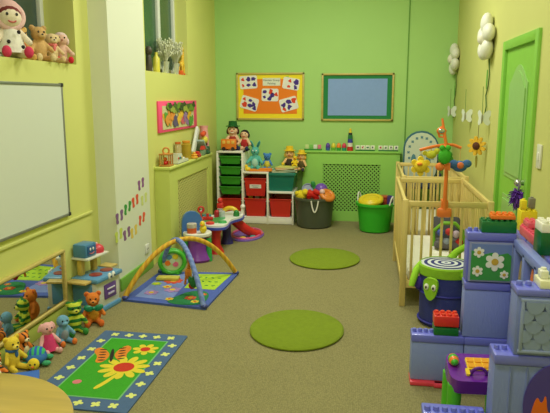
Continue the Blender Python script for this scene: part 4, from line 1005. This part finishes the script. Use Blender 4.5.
item('cream_cloth', 'crumpled cream cloth lying beside the blue book by the mirror', 'cloth', MB().ell(0, 0, .02, .1, .06, .02).ell(.05, .03, .025, .06, .05, .022).ell(-.05, -.02, .028, .05, .05, .024), FAB((220, 206, 176)), (-2.0, 2.86, .001))

# ================================================================== RIGHT WALL
def balloon_flower(label, y, z, s, a0):
    t = thing('paper_flower', label, 'flower decoration', (XR, y, z), 0, 'big white flowers on the right wall')
    for k in range(5):
        a = a0 + 2 * PI * k / 5
        MB().ell(-.055 * s / .22, -.125 * math.cos(a) * s / .22, .125 * math.sin(a) * s / .22, .055, .095 * s / .22, .075 * s / .22, rot=(-(-a), 0, 0)).build('petal', mat((226, 226, 210), .5, .02), t)
    MB().ell(-.085, 0, 0, .045, .06, .06).build('centre', mat((230, 226, 206), .5, .02), t)
    MB().tube([(-.02, -.02, -.18), (-.012, -.03, -.32), (-.012, .0, -.42), (-.012, .08, -.5), (-.012, .03, -.6), (-.012, .1, -.72)], .006, 8).build('stem', mat((90, 120, 60), .7), t)
    MB().prism(smoothp([(0, -.1), (.02, -.03), (.018, .06), (0, .1), (-.018, .05), (-.02, -.04)]), .006, T(-.012, 0, 0) @ FACE_RIGHT @ T(-.06, -.36, 0)).build('leaf', mat((96, 168, 60), .6), t)
balloon_flower('large white puffy wall flower nearer the door on the right wall', 5.74, 2.135, .22, PI / 2)
balloon_flower('white puffy wall flower by the corner with the green back wall', 7.84, 2.08, .2, PI / 2 + .3)
t = thing('sunflower_decoration', 'yellow sunflower hanging on the right wall above the cot', 'flower decoration', (XR - .075, 5.72, 1.18), R(52))
MB().cyl((.0, 0, .05), (.0, -.0, .24), .003, seg=8).build('string', mat((120, 110, 60), .8), t)
MB().prism(petals(.045, .09, 9, m=6), .02, T(-.005, 0, 0) @ FACE_RIGHT).build('petals', FAB((232, 184, 50)), t)
MB().ell(-.028, 0, 0, .018, .036, .036).build('centre', plushm((90, 50, 30)), t)
MB().prism(smoothp([(-.012, -.09), (.012, -.09), (.008, -.2), (-.006, -.2)], 2), .006, T(-.006, 0, 0) @ FACE_RIGHT).build('stalk', FAB((150, 140, 50)), t)
for (y, z, nm) in ((7.80, 1.437, 'white paper butterfly on the right wall, closest to the back corner'), (6.60, 1.42, 'white paper butterfly on the right wall, between the other two'), (5.62, 1.43, 'white paper butterfly on the right wall above the sunflower')):
    t = thing('paper_butterfly', nm, 'butterfly decoration', (XR - .06, y, z), R(48), 'white butterflies on the right wall')
    for s in (-1, 1):
        MB().prism(smoothp([(0, -.02), (s * .05, -.07), (s * .075, -.03), (s * .05, .0), (s * .085, .05), (s * .05, .085), (0, .03)]), .003, T(-.012, 0, 0) @ Matrix.Rotation(s * .5, 4, 'Z') @ FACE_RIGHT).build('wing', PAPER((214, 222, 204)), t)
    MB().ell(-.015, 0, 0, .009, .009, .045).build('body', mat((150, 150, 120), .7), t)
    MB().cyl((-.015, 0, .04), (-.008, .01, .28), .003, seg=8).build('string', mat((110, 140, 70), .8), t)
t = thing('light_switch', 'white light switch on the right wall beside the green door', 'switch', (XR, 3.95, 1.255))
MB().box(-.006, 0, 0, .012, .09, .15, bev=.004).build('plate', plast((222, 222, 204)), t)
MB().box(-.014, 0, .0, .008, .03, .05, bev=.003).build('rocker', plast((232, 232, 220)), t)
t = thing('tinsel_pompom', 'purple tinsel pom-pom hanging from the door handle', 'pom-pom', (XR - .05, 4.225, 1.035))
b = MB(); rn = random.Random(9)
for k in range(260):
    v = Vector((rn.gauss(0, 1), rn.gauss(0, 1), rn.gauss(0, 1))).normalized() * (.042 + .03 * rn.random())
    v.z = v.z * 1.2 - .08
    b.tube([(0, 0, -.07), (v.x * .55, v.y * .55, -.07 + (v.z + .07) * .6), (v.x, v.y, v.z - .02)], [.003, .004, .002], 4)
mp = mat((104, 54, 166), .22, .4, 60, metal=.3)
o = b.build('tinsel', mp, t); o['kind'] = 'stuff'
MB().tube([(0, 0, -.03), (0, -.005, .02), (-.005, -.04, .035), (0, -.045, -.0), (0, -.01, -.03)], .005, 6).build('loop', mat((176, 170, 190), .3, metal=.6), t)

# ---- cot mobile and the toys in the cot
t = thing('cot_mobile', 'orange cot mobile with soft hanging animals clamped to the end of the nearer cot', 'cot mobile', (.575, 4.59, .745))
OR = plast((236, 124, 50))
MB().box(0, -.022, .02, .11, .04, .075, bev=.02).box(0, -.018, .07, .05, .022, .09, bev=.006).box(0, .012, .107, .05, .07, .02, bev=.006).build('clamp', OR, t)
MB().tube([(0, -.025, .04), (.0, -.03, .3), (-.005, -.03, .5), (-.03, -.02, .62), (-.045, 0, .72)], [.017, .014, .013, .012, .008], 12).build('pole', OR, t)
MB().tube([(-.045, 0, .66), (-.075, 0, .63), (-.06, 0, .585), (-.03, 0, .585), (-.015, 0, .63), (-.045, 0, .66)], .008, 8).build('hook', OR, t)
mo = MB().ell(-.05, -.02, .63, .035, .012, .026).build('medallion', OR, t)
MB().ell(-.05, -.033, .63, .024, .005, .017).build('mirror_disc', mat((190, 206, 210), .1, metal=.8), mo)
MB().tube([(-.2, -.04, .49), (-.1, -.02, .515), (0, 0, .53), (.05, .0, .525), (.1, -.01, .505)], .011, 8).tube([(-.03, -.13, .5), (-.015, 0, .53), (0, .13, .5)], .011, 8).build('arm', OR, t)
def hung(nm, x, y, z0, z, mb, c):
    MB().cyl((x, y, z0), (x, y, z), .003, seg=6).build('string', mat((220, 190, 120), .8), t)
    o = mb.build(nm, plushm(c), t, (x, y, z))
    return o
o = hung('duck', -.19, -.04, .49, .37, MB().prism(petals(.04, .075, 6), .04, T(0, .02, 0) @ FACE_BACK).ell(0, -.01, 0, .05, .04, .05), (238, 206, 50))
MB().ell(-.01, -.05, .02, .02, .014, .012).build('face', plushm((240, 140, 50)), o)
hung('chick', -.115, -.02, .51, .455, MB().ell(0, 0, 0, .04, .03, .032).ell(.04, 0, .025, .024).ell(-.045, 0, .01, .02, .012, .018), (206, 206, 60))
hung('frog', -.03, -.12, .5, .455, MB().ell(0, 0, 0, .045, .035, .06).ell(-.02, -.01, .06, .02).ell(.02, -.01, .06, .02), (70, 176, 44))
hung('fish', -.055, -.1, .505, .375, MB().ell(0, 0, 0, .035, .025, .03).prism([(0, 0), (.05, .03), (.05, -.03)], .02, T(.02, .01, 0) @ FACE_BACK), (238, 130, 60))
hung('leaf_bug', .03, .11, .5, .40, MB().ell(0, 0, 0, .035, .03, .045).ell(0, -.01, .045, .025), (80, 150, 60))
o = hung('elephant', .095, -.01, .505, .37, MB().ell(0, 0, 0, .055, .04, .042).ell(-.045, -.01, .015, .034).ell(.05, 0, .02, .035, .02, .03), (70, 110, 170))
MB().ell(.0, -.035, .01, .025, .015, .025).build('patch', plushm((230, 120, 70)), o)
t = thing('baby_bouncer', 'dark grey padded baby bouncer with bright toys lying on the mattress of the nearer cot', 'baby bouncer', (.72, 5.45, .285))
DG = mat((72, 72, 76), .85, .1, 30)
MB().box(0, .06, .14, .25, .07, .26, rot=(R(-28), 0, 0), bev=.03).build('backrest', DG, t)
MB().box(0, -.06, .05, .25, .2, .07, bev=.03).build('seat', mat((96, 92, 96), .85, .15, 30), t)
MB().tube([(-.12, -.1, .03), (-.13, -.08, .16), (-.05, -.1, .24), (.05, -.1, .24), (.13, -.08, .16), (.12, -.1, .03)], .018).build('toy_bar', plast((120, 180, 50)), t)
for (x, z, c) in ((-.07, .16, (70, 90, 170)), (.0, .17, (200, 60, 60)), (.06, .15, (190, 170, 190)), (.09, .08, (200, 50, 44)), (-.02, .08, (150, 160, 180))): MB().ell(x, -.13, z, .033).build('toy', plushm(c), t)

# ================================================================== BIG TOY BLOCKS (bottom right)
PB = (112, 118, 222); PP = (138, 152, 218); GB = (122, 136, 206)
def grain(c):
    key = ('grain', c)
    if key in MATS: return MATS[key]
    m = mat(c, .42, .03, 6).copy(); nt = m.node_tree; N = nt.nodes
    tc = N.new('ShaderNodeTexCoord'); mp = N.new('ShaderNodeMapping'); mp.inputs['Scale'].default_value = (90, 90, 14)
    n = N.new('ShaderNodeTexNoise'); n.inputs['Scale'].default_value = 2
    bp = N.new('ShaderNodeBump'); bp.inputs['Strength'].default_value = .35; bp.inputs['Distance'].default_value = .006
    nt.links.new(tc.outputs['Object'], mp.inputs['Vector']); nt.links.new(mp.outputs[0], n.inputs['Vector'])
    nt.links.new(n.outputs['Fac'], bp.inputs['Height']); nt.links.new(bp.outputs['Normal'], N['Principled BSDF'].inputs['Normal'])
    MATS[key] = m
    return m
def module(label, x0, x1, y0, dep, z0, z1, pc, bc, band=.045, nst=(4, 1), xs=None, name='wall_block', groove=0):
    """moulded plastic wall block; x0..x1 wide, front face at y0"""
    w = x1 - x0; h = z1 - z0
    t = thing(name, label, 'toy wall block', ((x0 + x1) / 2, y0, z0), 0, 'moulded purple wall blocks of the toy fort')
    b = MB(); b.box(0, dep / 2, (h - band) / 2, w, dep - .006, h - band, bev=.006)
    if groove:
        for k in range(1, groove): b.box(-w / 2 + w * k / groove, .001, (h - band) / 2, .004, .006, h - band - .02)
    b.build('panel', grain(pc), t)
    s = MB(); s.box(0, dep / 2, h - band / 2, w + .006, dep + .008, band, bev=.008)
    if nst:
        a0, a1 = (xs if xs else (x0, x1))
        r = min(.021, .36 * (a1 - a0) / nst[0])
        s.studs(a0 - (x0 + x1) / 2, a1 - (x0 + x1) / 2, .0, dep, h, nst[0], nst[1], r, .018)
    s.build('studded_band', mat(bc, .3, .03, 6, coat=.3), t)
    return t
# far row
item('base_strip', 'red base strip on the carpet under the far wall of the toy fort', 'toy base', MB().box(0, 0, .012, .60, .13, .024, bev=.006).box(0, -.055, .012, .34, .05, .024, bev=.008), plast((230, 66, 86)), (.57, 3.33, .001))
module('grey-purple wall block at the left of the far row of the toy fort', .272, .557, 3.29, .1, .026, .30, PP, PB, nst=(4, 1), xs=(.272, .40))
module('grey-purple wall block at the floor, right below the flower panel', .561, .86, 3.29, .1, .026, .30, PP, PB, nst=None)
module('tall plain purple wall block under the flower panel', .545, .795, 3.29, .1, .302, .622, (132, 146, 226), PB, nst=None)
t = module('purple wall block with the daisy picture panel', .545, .795, 3.29, .1, .624, .900, PB, PB, nst=(2, 1), xs=(.545, .61))
pw, ph = .208, .20
MB().prism(rect(pw + .02, ph + .02), .006, T(0, -.004, .116) @ FACE_BACK).build('picture_frame', plast((150, 158, 206)), t)
pic = MB().prism(rect(pw, ph), .003, T(0, -.0095, .116) @ FACE_BACK).build('sky', plast((112, 134, 200)), t)
hill = [(-pw / 2, -ph / 2), (pw / 2, -ph / 2), (pw / 2, .04)] + [(pw / 2 - .02 - .04 * k, .045 + .01 * ((k + 1) % 2)) for k in range(5)] + [(-pw / 2, .065)]
MB().prism(hill, .002, T(0, -.0125, .116) @ FACE_BACK).build('grass_picture', plast((66, 152, 70)), t)
for (x, z, r) in ((.02, .005, .052), (-.065, .055, .03), (-.068, -.05, .03), (.072, -.065, .024)):
    d_ = MB().prism(petals(r * .62, r, 6), .003, T(x, -.0145, .116 + z) @ FACE_BACK).build('daisy', plast((238, 238, 236)), t)
    MB().prism(circ(r * .36, 14), .002, T(x, -.0175, .116 + z) @ FACE_BACK).build('daisy_eye', plast((206, 170, 60)), d_)
brick('dark green toy brick on the low left wall block, under the red one', (.459, 3.34, .3005), (.135, .095, .045), (4, 2), (26, 110, 52), sr=.009)
brick('red toy brick on top of the dark green brick at the left of the fort', (.459, 3.34, .353), (.135, .095, .06), (4, 2), (224, 54, 44), sr=.013)
brick('long dark green toy brick on top of the daisy panel block', (.705, 3.34, .9005), (.18, .095, .062), (6, 2), (22, 112, 60), sr=.012)
brick('orange toy brick on top of the long dark green brick', (.725, 3.34, .9735), (.125, .08, .022), (4, 2), (236, 122, 42), sr=.013)
# right side wall of the fort with two openings
t = thing('window_wall_block', 'blue-purple fort side wall with tall window openings, behind the shingle block', 'toy wall block', (.803, 2.60, .58))
b = MB(); y1 = .68
b.box(0, y1 / 2, .27, .05, y1, .05, bev=.008).box(0, y1 / 2, .02, .05, y1, .04, bev=.006)
for y in (.02, .24, .46, .66): b.box(0, y, .145, .05, .04, .25, bev=.006)
b.build('frame', mat((126, 140, 216), .35, .03), t)
MB().box(.012, y1 / 2, .145, .006, y1 - .04, .22).build('clear_pane', mat((150, 170, 214), .12, .05, trans=.8), t)
for (y, z, c) in ((.35, .16, (226, 116, 60)), (.57, .14, (166, 140, 90))):
    MB().prism(smoothp([(-.03, -.07), (.02, -.05), (.03, .02), (.01, .08), (-.02, .03)], 2), .003, T(-.004, y, z) @ FACE_RIGHT).build('window_picture', plast(c), t)
module('low purple wall block below the window wall of the fort', .775, .835, 2.62, .64, .026, .578, PP, PB, nst=None)
# near block with shingles
module('tall grey-blue wall block with an oval picture at the right edge of the photo', .548, .88, 2.47, .12, .001, .562, GB, PB, nst=(2, 1), xs=(.548, .61), groove=5)
to = [o for o in bpy.data.objects if o.get('label', '').startswith('tall grey-blue wall block')][0]
ov = MB().prism(circ(.128, 40, .185), .006, T(.085, -.001, .35) @ FACE_BACK).build('oval_picture', plast((78, 64, 160)), to)
MB().prism(smoothp([(-.10, -.14), (-.06, -.15), (.0, -.1), (.0, -.02), (-.03, -.04), (-.04, .06), (-.055, .0), (-.075, .045), (-.095, -.03)], 2), .003, T(.085, -.007, .35) @ FACE_BACK).build('orange_flame', plast((232, 110, 40)), ov)
MB().prism(smoothp([(.0, -.12), (.06, -.1), (.05, -.04), (.02, -.05)], 2), .003, T(.085, -.007, .35) @ FACE_BACK).build('orange_flame', plast((226, 120, 50)), ov)
star = [((.026 if k % 2 == 0 else .011) * math.cos(PI / 2 + k * PI / 5), (.026 if k % 2 == 0 else .011) * math.sin(PI / 2 + k * PI / 5)) for k in range(10)]
MB().prism(star, .003, T(.105, -.007, .34) @ FACE_BACK).build('yellow_star', plast((226, 206, 70)), ov)
MB().prism([(p[0] * .8, p[1] * .8) for p in star], .003, T(.135, -.007, .42) @ FACE_BACK).build('yellow_star', plast((206, 196, 90)), ov)
t = module('grey-blue wall block with a shingle-pattern panel at the right edge', .618, .90, 2.47, .12, .563, .850, GB, PB, band=.03, nst=(2, 1), xs=(.618, .69))
b = MB(); pw2, ph2 = .235, .22
for s in (-1, 1): b.box(0, -.004, .132 + s * ph2 / 2, pw2 + .02, .014, .014, bev=.003).box(s * pw2 / 2, -.004, .132, .014, .014, ph2, bev=.003)
b.build('panel_frame', plast((144, 158, 206)), t)
sh = MB(); sh.box(0, -.0005, .132, pw2, .003, ph2)
for j in range(6):
    z = .132 + ph2 / 2 - .012 - j * .042
    for i in range(-3, 4):
        x = i * .072 + (.036 if j % 2 else 0)
        pts = [(x + .036 * math.cos(a), .044 * math.sin(a)) for a in [PI + PI * k / 12 for k in range(13)]] + [(x + .036, .012), (x - .036, .012)]
        pts = [(max(-pw2 / 2 + .004, min(pw2 / 2 - .004, p[0])), max(.132 - ph2 / 2 + .004, min(.132 + ph2 / 2 - .004, z + p[1]))) for p in pts]
        if max(p[0] for p in pts) - min(p[0] for p in pts) < .01 or max(p[1] for p in pts) - min(p[1] for p in pts) < .01: continue
        sh.prism(pts, .004, T(0, -.0015 - .0022 * (5 - j), 0) @ FACE_BACK)
sh.build('shingles', plast((136, 152, 200)), t)
module('low purple wall block with a row of studs at the bottom edge of the photo', .27, .534, 2.47, .12, .001, .258, GB, PB, nst=(7, 1))
# bricks on the shingle block
brick('cream toy brick on top of the shingle-panel block', (.79, 2.53, .8505), (.17, .1, .035), (0, 0), (236, 234, 200))
brick('small white two-high toy brick standing on the cream brick', (.727, 2.53, .886), (.032, .05, .034), (1, 1), (236, 236, 222), sr=.012)
brick('dark green toy brick beside the white one on the cream brick', (.80, 2.53, .886), (.08, .07, .034), (2, 2), (20, 110, 56), sr=.014)
# stack behind the window wall
for (y, nm) in ((2.85, 'nearest the camera'), (3.15, 'in the middle'), (3.45, 'nearest the door')):
    module('wall block stack behind the window wall of the fort, block %s' % nm, .885, 1.03, y, .28, .001, .84, PP, PB, nst=None)
G2 = 'toy bricks piled on the blocks behind the fort side wall'
brick('wide yellow toy brick in the pile behind the window wall', (.935, 3.66, .8405), (.09, .10, .125), (3, 3), (236, 216, 40), group=G2, sr=.011)
brick('small tall yellow toy brick on the left of the wide yellow one', (.905, 3.645, .978), (.032, .05, .05), (1, 1), (238, 218, 44), group=G2, sr=.010)
brick('grey toy brick on the right of the wide yellow one', (.955, 3.66, .978), (.034, .045, .06), (1, 1), (132, 128, 112), group=G2, sr=.009)
brick('pink toy brick in front of the yellow bricks', (.915, 3.41, .8405), (.07, .36, .05), (2, 8), (232, 88, 116), group=G2, sr=.013)
brick('raised pink toy brick standing on the long pink brick', (.92, 3.50, .9015), (.06, .12, .03), (2, 3), (234, 98, 120), group=G2, sr=.012)
item('small_ball', 'small dark blue ball tucked between the pink and green bricks', 'ball', MB().ell(0, 0, 0, .022, seg=20), plast((60, 50, 150)), (.915, 3.29, .924))
brick('tall dark green toy brick near the right edge of the photo', (.925, 3.14, .8405), (.13, .13, .115), (0, 0), (18, 104, 54), group=G2)
brick('white studded toy brick on top of the tall dark green one', (.925, 3.14, .956), (.13, .13, .045), (3, 3), (240, 238, 226), group=G2, sr=.016)
brick('pink toy brick at the right edge, in front of the tall green brick', (.915, 2.93, .8405), (.07, .10, .045), (2, 2), (228, 82, 108), group=G2, sr=.014)
# purple play desk inside the fort
t = thing('play_desk', 'purple toy activity desk with yellow keys and green legs inside the toy fort', 'toy desk', (.545, 2.86, .001), R(3))
MB().prism(rrect(.27, .21, .05), .075, T(0, 0, .255) @ Matrix.Rotation(R(14), 4, 'X')).build('desk_body', mat((112, 40, 160), .25, .03, 6, coat=.4), t)
Md = T(0, 0, .255) @ Matrix.Rotation(R(14), 4, 'X') @ T(0, 0, .0755)
kb_ = MB().prism(rrect(.15, .09, .012, .03, .02), .008, Md).build('keypad', plast((240, 204, 50)), t)
for i in range(4):
    for j in range(2): MB().prism(rrect(.03, .032, .005, -.024 + .036 * i, .001 + .04 * j), .006, Md @ T(0, 0, .008)).build('key', plast((240, 168, 40)), kb_)
rv = T(-.10, .0, .075); MB().ell(0, 0, 0, .026, .045, .026).build('roller', stripes((70, 180, 50), (240, 130, 50), 7, 'Y', 0, .6, .3), t, tuple((Md @ Vector((-.105, .03, .018)))))
MB().prism(rrect(.018, .045, .006, -.05, -.045), .012, Md).build('lever', plast((240, 206, 50)), t)
MB().tube([tuple(Md @ Vector((.0 + .035 * math.cos(a), -.055, .005 + .035 * math.sin(a)))) for a in [PI * k / 10 for k in range(11)]], .008, 8).build('dial_arch', plast((96, 30, 140)), t)
MB().ell(*(Md @ Vector((.14, .07, .01))), .022).build('knob', plast((240, 206, 50)), t)
for sx in (-.105, .105):
    for sy in (-.06, .07): MB().cyl((sx * 1.05, sy * 1.05, 0), (sx, sy, .26), .03, .035, 20).build('leg', plast((86, 190, 44)), t)
